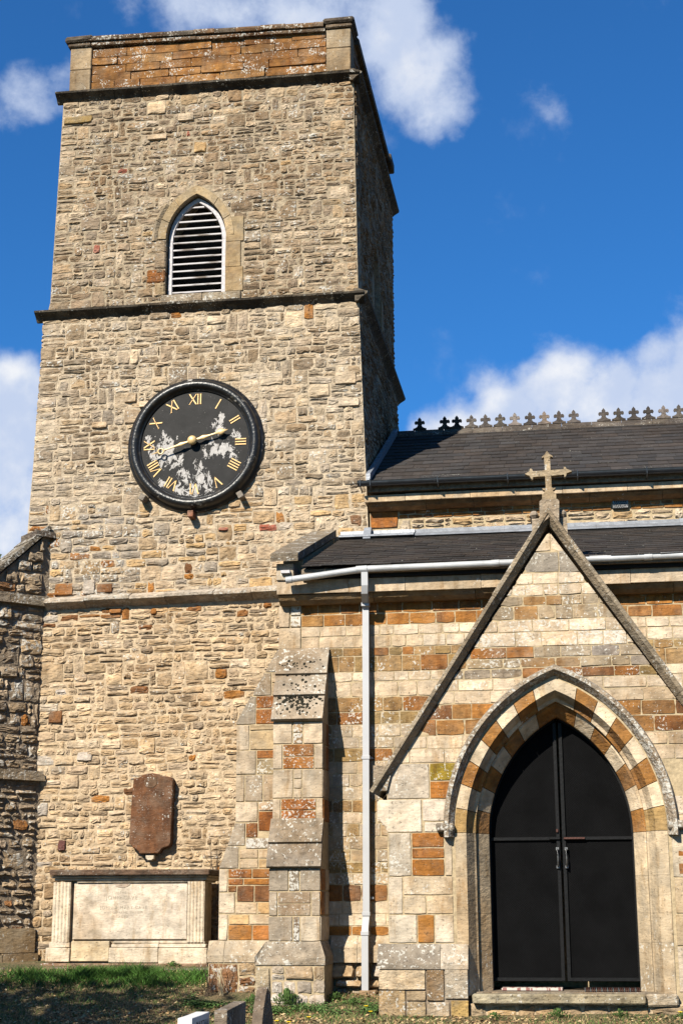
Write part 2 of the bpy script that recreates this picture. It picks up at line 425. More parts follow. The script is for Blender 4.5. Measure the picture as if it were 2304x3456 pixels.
class Masonry:
    def __init__(s, parent, mat): s.parent, s.mat, s.items = parent, mat, []
    def add(s, fr, poly, prot, rng, col, rough=0.012, bev=0.014, rings=2, mat=None, pri=0.0, name='stone'):
        if len(poly) < 3: return
        V, F, a = stone_geo(fr, poly, prot, rng, rough, bev, rings)
        s.items.append((pri+a, V, F, col, mat or s.mat, name))
    def emit(s, limit=300, stuff='small_stones'):
        s.items.sort(key=lambda q: -q[0])
        for a, V, F, col, mat, name in s.items[:limit]: mk(name, V, F, mat, s.parent, col)
        by = {}
        for it in s.items[limit:]: by.setdefault(it[4].name, []).append(it)
        for k, its in by.items():
            V = []; F = []; C = []
            for a, v, f, col, mat, name in its:
                o = len(V); V += v; F += [[i+o for i in q] for q in f]; C += [col]*len(v)
            o = mk(stuff, V, F, its[0][4], s.parent, C); o['kind'] = 'stuff'

def rect8(x0, x1, z0, z1, g, rng, j, cut=0.012):
    xm = (x0+x1)/2+rng.uniform(-.15, .15)*(x1-x0); zm = (z0+z1)/2
    J = lambda: rng.uniform(-j, j)
    x0 += g; x1 -= g; z0 += g; z1 -= g
    return [(x0+cut*.5+J()*.5, z0+cut*.5+J()*.5), (xm, z0+J()), (x1-cut*.5+J()*.5, z0+cut*.5+J()*.5), (x1+J()*.5, zm), (x1-cut*.5+J()*.5, z1-cut*.5+J()*.5), (xm, z1+J()), (x0+cut*.5+J()*.5, z1-cut*.5+J()*.5), (x0+J()*.5, zm)]

def rect10(x0, x1, z0, z1, g, rng, j, cut=0.012):
    xa = x0+(x1-x0)*rng.uniform(.25, .4); xb = x0+(x1-x0)*rng.uniform(.6, .75); xc = x0+(x1-x0)*rng.uniform(.25, .4); xd = x0+(x1-x0)*rng.uniform(.6, .75); zm = (z0+z1)/2
    J = lambda: rng.uniform(-j, j); C = lambda: cut*rng.uniform(.1, 1.3)
    x0 += g; x1 -= g; z0 += g; z1 -= g
    return [(x0+C(), z0+C()*.7), (xa, z0+J()), (xb, z0+J()), (x1-C(), z0+C()*.7), (x1+J()*.6, zm+J()), (x1-C(), z1-C()*.7), (xd, z1+J()), (xc, z1+J()), (x0+C(), z1-C()*.7), (x0+J()*.6, zm+J())]

def rubble(ms, fr, z0, z1, seg, rng, hr, lr, pal, prot=(0.012, 0.042), j=0.012, g=0.006, rough=0.014, mat=None, pri=0.0, jump=0.08, quoin=None):
    """irregular coursed rubble; seg(z) -> list of (x0, x1) intervals"""
    zs = [z0]
    while zs[-1] < z1-hr[0]*0.8: zs.append(min(zs[-1]+rng.uniform(*hr), z1))
    zs[-1] = z1
    n = len(zs)-1; busy = [[] for _ in range(n+2)]
    wob = [(rng.uniform(0, 6), rng.uniform(1.2, 3.0), rng.uniform(0.3, 1.0)*min(0.022, hr[0]*0.25)) for _ in range(n+1)]
    def zb(i, x):
        if i == 0 or i == n: return zs[i]
        p, k, a = wob[i]; return zs[i]+a*math.sin(x*k+p)+a*0.5*math.sin(x*k*2.7+p*2)
    for i in range(n):
        for (xa, xb) in seg((zs[i]+zs[i+1])/2):
            x = xa; first = True
            while x < xb-0.02:
                hit = [q for q in busy[i] if q[0]-1e-6 <= x < q[1]]
                if hit: x = hit[0][1]; continue
                L = rng.uniform(*lr)
                if rng.random() < 0.25: L *= 0.55
                if first and quoin: L = rng.choice(quoin)
                xe = x+L
                if xb-xe < lr[0]*0.6: xe = xb
                nxt = [q[0] for q in busy[i] if q[0] > x]
                if nxt and xe > min(nxt)-0.04: xe = min(nxt)
                t = i+1
                if rng.random() < jump and i+2 <= n and not any(q[0] < xe and q[1] > x for q in busy[i+1]) and xe-x > 0.1:
                    t = i+2; busy[i+1].append((x, xe))
                parts = [(zb(i, (x+xe)/2), zb(t, (x+xe)/2))]
                if t == i+1 and parts[0][1]-parts[0][0] > hr[1]*0.82 and rng.random() < 0.3:
                    zm = parts[0][0]+(parts[0][1]-parts[0][0])*rng.uniform(.38, .62); parts = [(parts[0][0], zm), (zm, parts[0][1])]
                for za, zc in parts:
                    cx, cz = (x+xe)/2, (za+zc)/2
                    po = rect10(x, xe, za, zc, g, rng, min(j*1.3, (zc-za)*0.17), 0.013 if not first else 0.008)
                    pr_ = prot[0]+(prot[1]-prot[0])*rng.random()**2.6
                    ms.add(fr, po, pr_, rng, pal(rng, cx, cz), rough, min(0.02, (zc-za)*0.24), 2, mat, pri)
                x = xe; first = False

def mixc(rng, cols, jit=0.10, lich=(0.0, 0.4)):
    c = rng.choices([q[0] for q in cols], [q[1] for q in cols])[0]
    f = 1+rng.uniform(-jit, jit)*1.4; w = rng.uniform(-jit, jit)*0.35
    return (c[0]*f*(1+w*.5), c[1]*f, c[2]*f*(1-w), rng.uniform(*lich))
def tone(c, lo=.85, hi=1.12):
    f = rj.uniform(lo, hi); return (c[0]*f, c[1]*f, c[2]*f, c[3] if len(c) > 3 else .1)
CREAM = (0.64, 0.52, 0.36); LCREAM = (0.70, 0.59, 0.43); GOLD = (0.60, 0.43, 0.23); TAN = (0.47, 0.35, 0.21); GREY = (0.42, 0.365, 0.285); LGREY = (0.54, 0.49, 0.41)
DGREY = (0.26, 0.225, 0.175); IRON = (0.41, 0.19, 0.055); IRON2 = (0.34, 0.155, 0.05); BROWN = (0.23, 0.11, 0.045); OLIVE = (0.33, 0.235, 0.10); RED = (0.40, 0.14, 0.09); GBR = (0.35, 0.275, 0.185)

def clip(poly, a, b, c):
    """keep a*x+b*z <= c"""
    out = []
    for i in range(len(poly)):
        p, q = poly[i], poly[(i+1) % len(poly)]
        dp, dq = a*p[0]+b*p[1]-c, a*q[0]+b*q[1]-c
        if dp <= 0: out.append(p)
        if (dp < 0) != (dq < 0) and abs(dp-dq) > 1e-9:
            t = dp/(dp-dq); out.append((p[0]+(q[0]-p[0])*t, p[1]+(q[1]-p[1])*t))
    return out
def area2(P): return abs(sum(P[i][0]*P[(i+1) % len(P)][1]-P[(i+1) % len(P)][0]*P[i][1] for i in range(len(P))))/2
# ------------------------------------------------------------------ ground
GP = [(-60, -0.3), (0, 0.0), (8, 0.12), (14, 0.28), (18.2, 0.42), (19.3, 0.58), (20.4, 0.76), (21.2, 0.88), (23, 0.92), (60, 1.3), (400, 1.6), (3000, 2.0)]
def hy(y): return float(np.interp(y, [p[0] for p in GP], [p[1] for p in GP]))
def hgt(x, y):
    return hy(y)+0.02*math.sin(x*1.7+y*0.9)*math.sin(y*2.3-x*0.6)*(1 if y < 23 else 0)
def build_ground():
    xs = [-3000, -600, -120, -40, -20]+[-14+0.35*i for i in range(58)]+[8, 14, 30, 100, 600, 3000]
    ys = [-60, -20, 0, 6, 10]+[12+0.25*i for i in range(46)]+[24, 28, 40, 80, 200, 600, 3000]
    V = [(x, y, hgt(x, y)) for y in ys for x in xs]; n = len(xs)
    F = [[j*n+i, j*n+i+1, (j+1)*n+i+1, (j+1)*n+i] for j in range(len(ys)-1) for i in range(n-1)]
    o = mk('ground', V, F, M_GROUND, smooth=True, origin=(0, 0, 0)); o['kind'] = 'structure'
build_ground()

# ------------------------------------------------------------------ tower
TW = thing('church_tower', 'tall square stone church tower with clock, louvred belfry window and brown parapet', 'tower', (-5.7, 25.2, 0.9))
def xl(z): return float(np.interp(z, [0, 6.19, 6.2, 10.95, 10.96, 14.9], [-8.45, -8.43, -8.41, -8.30, -8.205, -8.125]))
def xr(z): return float(np.interp(z, [0, 6.19, 6.2, 10.95, 10.96, 14.9], [-2.98, -2.98, -3.0, -3.125, -3.145, -3.20]))
YL, YM, YU, YB = 22.60, 22.66, 22.70, 27.8
def taper(z0, z1, y0, y1, name='wall', mat=M_MORTAR, xa=None, xb=None):
    a = [(xl(z) if xa is None else xa, xr(z) if xb is None else xb, z) for z in (z0, z1)]
    V = []
    for l, r, z in a: V += [(l, y0, z), (r, y0, z), (r, y1, z), (l, y1, z)]
    F = [[3, 2, 1, 0], [4, 5, 6, 7]]+[[i, (i+1) % 4, 4+(i+1) % 4, 4+i] for i in range(4)]
    return mk(name, V, F, mat, TW)
M_MORTARM = simple('mid_mortar', (0.44, 0.35, 0.245), 0.95, 0, 0.3, 0.03, 14); M_MORTARU = simple('weathered_mortar', (0.33, 0.26, 0.175), 0.95, 0, 0.35, 0.03, 14)
taper(0.4, 6.18, YL, YB); taper(6.18, 10.955, YM, YB, mat=M_MORTARM)
# belfry stage: a core, and two outer skins pierced by the belfry windows
WX, WS, WZ0, WA = -5.79, 12.18, 11.20, 0.50          # window axis, springing, sill, half width
WR = 0.843; WC = WR-WA
def halfw(z, a=WA, rr=WR, s=WS):
    if z <= s: return a
    q = rr*rr-(z-s)**2
    return max(0.0, math.sqrt(q)-(rr-a)) if q > 0 else 0.0
def skin(frame_pt, c, lo, hi, za, zb, d0, d1):
    """wall skin pierced by a pointed window: four prisms, left and right halves with the arch cut out"""
    apex = WS+math.sqrt(WR*WR-WC*WC)
    arc = [(halfw(WS+(apex-WS)*k/10), WS+(apex-WS)*k/10) for k in range(11)]; arc[-1] = (0.0, apex)
    for sg, e in ((-1, lo), (1, hi)):
        P = [(c+sg*WA, WZ0), (e[0], WZ0), (e[1], zb), (c, zb)]+[(c+sg*w, z) for w, z in arc[::-1]]
        frame_pt(P, d0, d1)
    frame_pt([(lo[2], za), (hi[2], za), (hi[0], WZ0), (lo[0], WZ0)], d0, d1)
taper(10.955, 14.86, YU+0.452, YB, xb=-3.59)          # core stands back behind both skins
skin(lambda P, a, b: mk('wall', *prism(P, 'y', a, b), M_MORTARU, TW), WX, (xl(11.2), xl(14.86), xl(10.955)), (xr(11.2), xr(14.86), xr(10.955)), 10.955, 14.86, YU, YU+0.45)
skin(lambda P, a, b: mk('wall', *prism(P, 'x', a, b), M_MORTARU, TW), 25.25, (YU+0.451, YU+0.451, YU+0.451), (YB, YB, YB), 10.955, 14.86, -3.588, -3.172)

ms = Masonry(TW, M_RUB)
rg = random.Random(11)
def pal_up(r, x, z):
    if z > 14.55 and r.random() < .45: return mixc(r, [(TAN, 1), (CREAM, 2), (RED, .25)], .1, (0, .1))
    if r.random() < 0.055: return mixc(r, [(CREAM, 5), (GOLD, 1), (RED, .4), (LCREAM, 2)], .08, (0, .05))
    e = abs(x+5.7) > 2.1
    if e and r.random() < .30: return mixc(r, [(TAN, 1), (CREAM, 1)], .1, (.1, .45))
    return mixc(r, [((.38, .29, .19), 3), ((.45, .355, .24), 3), ((.30, .225, .145), 2), ((.54, .445, .315), 1.5)], .18, (.15, .6))
def pal_mid(r, x, z):
    if z < 7.75:
        if x < -6.6 and r.random() < .75: return mixc(r, [(GREY, 3), ((.36, .30, .22), 2), (TAN, 1), (IRON2, .5)], .12, (.35, .75))
        if r.random() < .035: return mixc(r, [(IRON, 3), (BROWN, 1.5), (RED, .2)], .1, (0, .3))
        return mixc(r, [(CREAM, 4), (GOLD, 1.5), (TAN, 2), (GREY, 1)], .1, (0, .35))
    if r.random() < .055: return mixc(r, [(CREAM, 4), (LCREAM, 2), (IRON, .5)], .1, (0, .1))
    return mixc(r, [((.54, .455, .33), 3), ((.47, .395, .29), 3), ((.64, .54, .39), 2), ((.40, .32, .22), 1.4)], .17, (.1, .55))
def pal_low(r, x, z):
    if r.random() < .012: return mixc(r, [(IRON, 2), (BROWN, 1.5)], .1, (0, .3))
    if z > 5.9 and r.random() < .07: return mixc(r, [(IRON2, 1)], .1, (0, .1))
    if x < -7.7 and r.random() < .3: return mixc(r, [(LGREY, 1), (LCREAM, 1)], .1, (.2, .5))
    return mixc(r, [((.62, .485, .315), 4), ((.57, .44, .28), 3), ((.70, .57, .39), 2.5), ((.50, .39, .26), 2)], .16, (0, .4))
HOODR = 0.13
def seg_up(z):
    if 11.06 < z < 13.09:
        l = 0.5 if z < WS else halfw(z, WA+HOODR, WR+HOODR)+.0
        if z < 11.2: return [(xl(z), -6.33), (-5.03, xr(z))]
        rr_ = 0.79 if z < 12.5 else max(halfw(z, WA+HOODR+.05, WR+HOODR+.05), 0.0)
        if l > 0.02: return [(xl(z), WX-l-.005), (WX+max(rr_, .03), xr(z))]
    return [(xl(z), xr(z))]
rubble(ms, south(YU), 10.97, 14.80, seg_up, rg, (.08, .15), (.12, .34), pal_up, (.003, .022), rough=.010, g=.003, jump=.10, quoin=[.35, .22, .28])
rubble(ms, south(YM), 6.30, 10.93, lambda z: [(xl(z), xr(z))], rg, (.085, .16), (.13, .38), pal_mid, (.003, .022), rough=.010, g=.003, jump=.10, quoin=[.40, .26, .33])
rubble(ms, south(YL), 0.85, 6.10, lambda z: [(-8.06, -3.9)], rg, (.075, .145), (.12, .38), pal_low, (.004, .024), jump=.07, rough=.011, g=.003)
for (x, z, w, h, c) in [(-6.78, 9.48, .2, .17, CREAM), (-6.50, 9.36, .28, .13, LCREAM), (-3.30, 9.22, .34, .16, LCREAM), (-3.35, 9.62, .34, .22, CREAM), (-7.28, 9.06, .26, .12, CREAM), (-6.0, 14.35, .28, .17, CREAM),
                        (-5.25, 7.28, .16, .07, RED), (-6.48, 14.02, .34, .12, CREAM), (-7.85, 14.45, .5, .16, OLIVE), (-7.75, 6.42, .30, .2, IRON2), (-7.35, 6.45, .2, .24, LGREY), (-7.1, 6.42, .26, .16, BROWN),
                        (-7.78, 4.45, .22, .20, BROWN), (-7.6, 2.55, .13, .16, (.16, .07, .06)), (-7.3, 3.85, .24, .14, LGREY), (-4.6, 3.95, .12, .13, IRON), (-6.30, 6.02, .10, .1, IRON), (-6.9, 6.05, .2, .1, IRON2)]:
    Y = YU if z > 10.96 else YM if z > 6.2 else YL
    ms.add(south(Y), rect8(x-w/2, x+w/2, z-h/2, z+h/2, 0, rg, .008), .034, rg, (*c, .15), .006, .012, 2)
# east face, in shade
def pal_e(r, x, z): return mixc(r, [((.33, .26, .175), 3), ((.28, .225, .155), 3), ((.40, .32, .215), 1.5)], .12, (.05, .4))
def seg_e(z):
    if 11.2 < z < 12.95: h = halfw(z); return [(YU+.03, 25.25-h-.02), (25.25+h+.02, YB-.02)]
    return [(YU+.03, YB-.02)]
class Bat(Frame):
    def w(s, a, t, d): return s.o*[0, 1, 1]+np.array([xr(t), 0, 0])+s.u*a+s.v*t+s.n*d
be = Bat((0., 0., 0.), (0, 1., 0), (0, 0, 1.), (1., 0, 0))
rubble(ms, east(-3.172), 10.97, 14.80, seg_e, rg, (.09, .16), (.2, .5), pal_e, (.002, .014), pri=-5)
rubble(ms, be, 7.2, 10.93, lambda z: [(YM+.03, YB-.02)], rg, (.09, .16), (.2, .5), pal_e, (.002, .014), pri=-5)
# diagonal buttress at the south-west corner
DB = Frame((-8.03, YL, 0.), (.7071, .7071, 0), (0, 0, 1.), (.7071, -.7071, 0))
def dprism(name, poly, d0, d1, mat=M_MORTARB, col=None, parent=TW):
    n = len(poly); V = [DB.w(a, z, d) for d in (d0, d1) for a, z in poly]
    F = [list(range(n)), list(range(n, 2*n))]+[[i, (i+1) % n, n+(i+1) % n, n+i] for i in range(n)]
    V, F = fixn(V, F); return mk(name, V, F, mat, parent, col)
bt = dprism('diagonal_buttress', [(-1.25, .4), (.25, .4), (.25, 3.5), (-1.25, 3.5)], 0.045, -.56)
dprism('diagonal_buttress', [(-1.12, 3.5), (.25, 3.5), (.25, 6.16), (-1.12, 6.16)], 0, -.52)
dprism('diagonal_buttress', [(-1.05, 6.28), (.25, 6.28), (.25, 7.30), (0, 7.30)], -.02, -.50)
def pal_db(r, x, z): return mixc(r, [((.42, .33, .22), 4), ((.50, .40, .275), 3), ((.32, .245, .16), 2), (TAN, 1), (IRON2, .6)], .2, (.25, .75))
rubble(ms, DB, .55, 3.46, lambda z: [(-1.24, -.02)], rg, (.09, .17), (.16, .42), pal_db, (.05, .085), j=.016, rough=.016, mat=M_DARK, pri=.012)
rubble(ms, DB, 3.66, 6.12, lambda z: [(-1.1, -.02)], rg, (.10, .19), (.18, .45), pal_db, (.006, .045), j=.018, rough=.016, mat=M_DARK, pri=.012)
rubble(ms, DB, 6.33, 7.2, lambda z: [(-1.03+(z-6.28)*1.0+.08, -.06)], rg, (.12, .2), (.18, .36), pal_db, (.0, .04), j=.016, rough=.022, mat=M_DARK, pri=.012)
ms.emit(300, 'small_rubble_stones')
dark = (.10, .085, .06, .35)
# weathered top slabs and the mouldings of the buttress
for k in range(4):
    a = -1.08+k*.27; z = 6.30+k*.262
    dprism('coping_slab', [(a, z), (a+.31, z+.30), (a+.27, z+.35), (a-.05, z+.06)], .05, -.54, M_DARK, (.2, .17, .12, .6))
dprism('coping_slab', [(-.22, 7.24), (.10, 7.24), (.10, 7.33), (-.22, 7.33)], .06, -.5, M_DARK, (.15, .12, .09, .4))
dprism('string_course_block', [(-1.2, 6.14), (-.62, 6.14), (-.62, 6.29), (-1.2, 6.29)], .10, -.5, M_COPE, (.34, .28, .2, .5))
dprism('string_course_block', [(-.615, 6.145), (.10, 6.14), (.10, 6.29), (-.615, 6.285)], .095, -.5, M_COPE, (.36, .3, .21, .6))
dprism('string_course_block', [(-1.3, 3.50), (-.60, 3.50), (-.60, 3.64), (-1.3, 3.64)], .12, -.5, M_COPE, (.24, .19, .12, .35))
dprism('string_course_block', [(-.595, 3.495), (.08, 3.49), (.02, 3.63), (-.595, 3.64)], .14, -.5, M_COPE, (.30, .24, .16, .5))
for a0, a1, z0, z1, d in ((-1.3, -.62, 1.02, 1.36, .12), (-.61, .02, 1.03, 1.37, .125), (-1.35, -.5, .6, 1.01, .17), (-.49, .06, .6, 1.02, .165)):
    dprism('plinth_block', [(a0, z0), (a1, z0), (a1, z1), (a0, z1)], d, -.3, M_ASH, (.40, .31, .19, .35))
# string courses (front and east side)
def course(segs, y0, prof, mat, cols, parent, name):
    """blocks of a moulding along X; prof = (dy, dz) points; segs = x joints with z at each"""
    for (xa, za), (xb, zb) in zip(segs[:-1], segs[1:]):
        jy = rg.uniform(-.006, .006); jz = rg.uniform(-.006, .006); n = len(prof)
        V = [(xa+.003, y0+jy+p[0], za+jz+p[1]) for p in prof]+[(xb-.003, y0+jy+p[0], zb+jz+p[1]) for p in prof]
        F = [list(range(n)), list(range(n, 2*n))]+[[i, (i+1) % n, n+(i+1) % n, n+i] for i in range(n)]
        V, F = fixn(V, F); c = rg.choice(cols); f = rg.uniform(.85, 1.15)
        mk(name, V, F, mat, parent, (c[0]*f, c[1]*f, c[2]*f, c[3]))
def joints(x0, z0, x1, z1, step, jit=.12):
    xs = [x0]
    while xs[-1]+step*1.3 < x1: xs.append(xs[-1]+step*rg.uniform(1-jit*2, 1+jit*2))
    xs.append(x1); return [(x, z0+(z1-z0)*(x-x0)/(x1-x0)) for x in xs]
PR = [(-.145, .075), (-.155, .105), (-.01, .165), (.05, .165), (.05, -.04), (.0, -.04), (-.05, .015)]
SC = [(.08, .066, .046, .25), (.12, .098, .07, .4), (.06, .05, .037, .2)]
course(joints(-8.235, 14.83, -3.09, 14.77, .62), YU, PR, M_COPE, SC, TW, 'string_course_block')
course(joints(-8.40, 10.90, -3.03, 10.90, .62), YM, PR, M_COPE, SC, TW, 'string_course_block')
course(joints(-7.99, 6.115, -3.02, 6.20, .62), YL, [(-.185, .06), (-.19, .10), (-.02, .175), (.05, .175), (.05, -.03), (0, -.03), (-.10, .02)], M_COPE, [(.56, .49, .38, .6), (.50, .43, .33, .6), (.60, .53, .42, .4)], TW, 'string_course_block')
def course_e(z0, x0, ya, yb, name, mat, cols, parent, prof, step=.65):
    y = ya
    while y < yb-.05:
        e = min(y+step*rg.uniform(.8, 1.2), yb)
        if yb-e < .25: e = yb
        n = len(prof); V = [(x0-p[0], q, z0+p[1]) for q in (y+.003, e-.003) for p in prof]
        F = [list(range(n)), list(range(n, 2*n))]+[[i, (i+1) % n, n+(i+1) % n, n+i] for i in range(n)]
        V, F = fixn(V, F); mk(name, V, F, mat, parent, rg.choice(cols)); y = e
DK = [(.10, .085, .065, .2), (.13, .11, .08, .3)]
course_e(14.77, -3.20, YU-.11, YB+.12, 'string_course_block', M_COPE, DK, TW, PR)
course_e(10.90, -3.13, YM-.11, YB+.12, 'string_course_block', M_COPE, DK, TW, PR)
# parapet: brown ironstone panels between corner piers, under a worn coping
PZ0, PX0, PX1 = 14.98, -8.02, -3.25
block('parapet_wall', PX0+.02, PX1-.02, YU+.03, YU+.33, 14.80, 15.70, M_MORTARB, TW)
block('parapet_wall', PX1-.33, PX1-.02, YU+.34, YB-.35, 14.80, 15.70, M_MORTAR, TW)
block('parapet_wall', PX0+.02, PX0+.33, YU+.34, YB-.35, 14.80, 15.70, M_MORTAR, TW)
block('parapet_wall', PX0+.02, PX1-.02, YB-.34, YB-.04, 14.80, 15.70, M_MORTAR, TW)
pm = Masonry(TW, M_IRON)
rgp = random.Random(4)
pc = [((.29, .14, .042), 4), ((.33, .165, .052), 3), ((.25, .12, .038), 2), ((.34, .19, .07), 1)]
def ashlar(ms, fr, z0, z1, x0, x1, rng, L, cols, prot=(.004, .009), gap=.003, lich=(0, .4), rough=.003, mat=None, clipf=None, name='ashlar_block', pri=0.0, bev=.0035, skip=None):
    x = x0-rng.uniform(0, L[0])*.6
    while x < x1-.01:
        e = x+rng.uniform(*L)
        if x1-e < L[0]*.45: e = x1
        a, b2 = max(x, x0), min(e, x1); x = e
        if b2-a < .03: continue
        if skip and skip((a+b2)/2, (z0+z1)/2): continue
        po = rect8(a, b2, z0, z1, gap*rng.uniform(.6, 1.5), rng, .0045, rng.choice([.004, .006, .018]))
        if clipf: po = clipf(po)
        if len(po) < 3 or area2(po) < .0012: continue
        ms.add(fr, po, rng.uniform(*prot), rng, mixc(rng, cols, .08, lich), rough, bev, 1, mat, pri, name)
for k in range(5):
    z = PZ0+k*.153
    ashlar(pm, south(YU+.03), z, z+.153 if k < 4 else 15.745, PX0+.37, PX1-.40, rgp, (.4, .95), pc, (.02, .045), .001, (.22, .5), .010)
    ashlar(pm, east(PX1-.02), z, z+.153 if k < 4 else 15.72, YU+.3, YB-.35, rgp, (.4, .9), [((.2, .11, .05), 1), ((.25, .15, .075), 1)], (.015, .03), .004, (.1, .4), .008)
pm.emit(120)
tanp = (.40, .315, .20, .2)
for x0, x1, zt in ((PX0-.01, PX0+.355, 15.80), (PX1-.395, PX1+.01, 15.74)):
    for za, zb in ((PZ0-.02, PZ0+.40), (PZ0+.403, zt)):
        block('parapet_pier_block', x0, x1, YU-.03, YU+.36, za, zb, M_ASH, TW, tone(tanp), .012, .003)
block('parapet_pier_block', PX1-.39, PX1+.012, YB-.37, YB+.0, PZ0, 15.66, M_ASH, TW, tanp, .012)
cc = [(.13, .085, .05, .5), (.17, .10, .05, .6), (.10, .075, .05, .4), (.20, .115, .05, .5)]
for xs, dz, y0, hh in ((joints(-7.66, 15.80, -3.66, 15.69, .55), 0, YU-.06, .075), (joints(-7.70, 15.878, -3.68, 15.768, .42), 0, YU-.10, .085)):
    course(xs, y0, [(0, 0), (-.01, hh*.5), (0.01, hh), (.44, hh), (.44, 0)], M_COPE, cc, TW, 'coping_stone')
for x0, x1, z in ((PX0-.09, PX0+.39, 15.80), (PX1-.44, PX1+.08, 15.742)):
    block('coping_stone', x0+.04, x1-.04, YU-.07, YU+.40, z, z+.07, M_COPE, TW, (.15, .11, .07, .4), .015, .004)
    block('coping_stone', x0, x1, YU-.12, YU+.44, z+.071, z+.20-(.02 if x0 < -5 else .03), M_COPE, TW, (.09, .07, .05, .3), .03, .006)
course_e(15.70, PX1+.02, YU+.45, YB-.4, 'coping_stone', M_COPE, DK, TW, [(-.06, 0), (-.07, .09), (-.03, .15), (.4, .15), (.4, 0)], .5)
block('coping_stone', PX1-.44, PX1+.12, YB-.42, YB+.10, 15.665, 15.86, M_COPE, TW, (.08, .065, .05, .2), .02)
# ------------------------------------------------------------------ arches
def arc_piece(name, cx, zs, off, side, r0, r1, t0, t1, prof, mat, parent, col, n=3):
    """voussoir: prof = [(f, y)] with f 0..1 between r0 and r1; swept round a two-centred arch, side -1 left / +1 right"""
    V = []; m = len(prof)
    for k in range(n+1):
        t = t0+(t1-t0)*k/n
        for f, y in prof:
            r = r0+(r1-r0)*f; ae = math.acos(max(-1, min(1, off/r)))
            a = t*ae; V.append((cx+side*(r*math.cos(a)-off), y, zs+r*math.sin(a)))
    F = [[j for j in range(m)], [n*m+j for j in range(m)]]
    for k in range(n):
        for j in range(m): F.append([k*m+j, k*m+(j+1) % m, (k+1)*m+(j+1) % m, (k+1)*m+j])
    V, F = fixn(V, F)
    return mk(name, V, F, mat, parent, col)
# belfry window, south side
rw = random.Random(8)
tanw = (.47, .365, .215)
def wc(): f = rw.uniform(.88, 1.1); return (tanw[0]*f, tanw[1]*f, tanw[2]*f, rw.uniform(0, .2))
for side in (-1, 1):
    ts = [0, .3, .62, 1.0]
    for a, b in zip(ts[:-1], ts[1:]):
        arc_piece('voussoir', WX, WS, WC, side, WR, WR+HOODR, a+.006, b-.006 if b < 1 else 1, [(0, YU-.02), (1, YU-.035), (1, YU+.2), (0, YU+.2)], M_ASH, TW, wc())
    if side < 0:
        for a, b in ((-.02, .25), (.26, .52)):
            arc_piece('hood_stone', WX, WS, WC, side, WR+HOODR+.01, WR+HOODR+.10, a, b, [(0, YU-.02), (.5, YU-.05), (1, YU-.03), (1, YU+.1), (0, YU+.1)], M_COPE, TW, (.36, .29, .19, .3))
for z0, z1, w in ((11.205, 11.62, .79), (11.623, 12.06, .745), (12.063, 12.50, .79)):
    block('jamb_stone', WX+WA-.003, WX+w, YU-.022, YU+.40, z0, z1, M_ASH, TW, wc(), .006, .002)
for z0, z1, w, c in ((11.205, 11.42, .66, (.5, .4, .25, .1)), (11.43, 11.66, .80, (.33, .14, .04, .3)), (11.67, 11.95, .68, (.36, .29, .2, .4)), (11.96, 12.17, .74, (.38, .30, .2, .4))):
    block('jamb_stone', WX-w, WX-WA+.003, YU-.025, YU+.40, z0, z1, M_RUB, TW, c, .02, .006)
block('window_sill', -6.34, -5.66, YU-.045, YU+.42, 11.06, 11.198, M_COPE, TW, (.36, .31, .23, .6), .012, .004)
block('window_sill', -5.655, -5.03, YU-.04, YU+.42, 11.06, 11.20, M_COPE, TW, (.38, .33, .24, .6), .012, .004)
lw = mk('louvre_window', *prism([(WX-WA+.01, WZ0), (WX+WA-.01, WZ0), (WX+WA-.01, WS), (WX, WS+.76), (WX-WA+.01, WS)], 'y', YU+.36, YU+.44), M_BLACK, TW)
yf = YU+.10
fa, fo = .475, .41
apx = lambda a: math.sqrt(max(0, (WR-(WA-a))**2-WC*WC))
for side in (-1, 1):
    xa, xb = sorted((WX+side*fa, WX+side*fo))
    o = mk('frame_post', *cbox(xa, xb, yf, yf+.07, 11.235, WS, .004), M_WOOD, lw)
    arc_piece('frame_head', WX, WS+.002, WC, side, WR-(WA-fo), WR-(WA-fa), 0, 1, [(0, yf), (1, yf), (1, yf+.07), (0, yf+.07)], M_WOOD, lw, (1, 1, 1, 1), 10)
for k in range(13):
    z = 11.275+k*.1235
    h = halfw(z+.03, fo, WR-(WA-fo))-.004
    if h < .05: continue
    P = [(yf+.012, z), (yf+.016, z+.026), (yf+.12, z+.062+rw.uniform(-.004, .004)), (yf+.12, z+.036)]
    mk('slat', *prism(P, 'x', WX-h, WX+h), M_SLAT, lw)
# belfry window, east side (in shade)
le = mk('louvre_window', *prism([(24.76, WZ0), (25.74, WZ0), (25.74, WS), (25.25, WS+.76), (24.76, WS)], 'x', -3.50, -3.585), M_BLACK, TW)
for z0, z1 in ((11.21, 11.62), (11.63, 12.15)):
    block('jamb_stone', -3.57, -3.15, 25.752, 26.0, z0, z1, M_ASH, TW, (.48, .37, .21, .1), .006)
    block('jamb_stone', -3.57, -3.15, 24.50, 24.748, z0, z1, M_ASH, TW, (.44, .34, .2, .1), .006)
for k in range(11):
    z = 11.28+k*.125; h = halfw(z+.03)-.02
    mk('slat', *prism([(-3.30, z), (-3.305, z+.02), (-3.39, z+.1), (-3.395, z+.08)], 'y', 25.25-h, 25.25+h), M_SLAT, le)

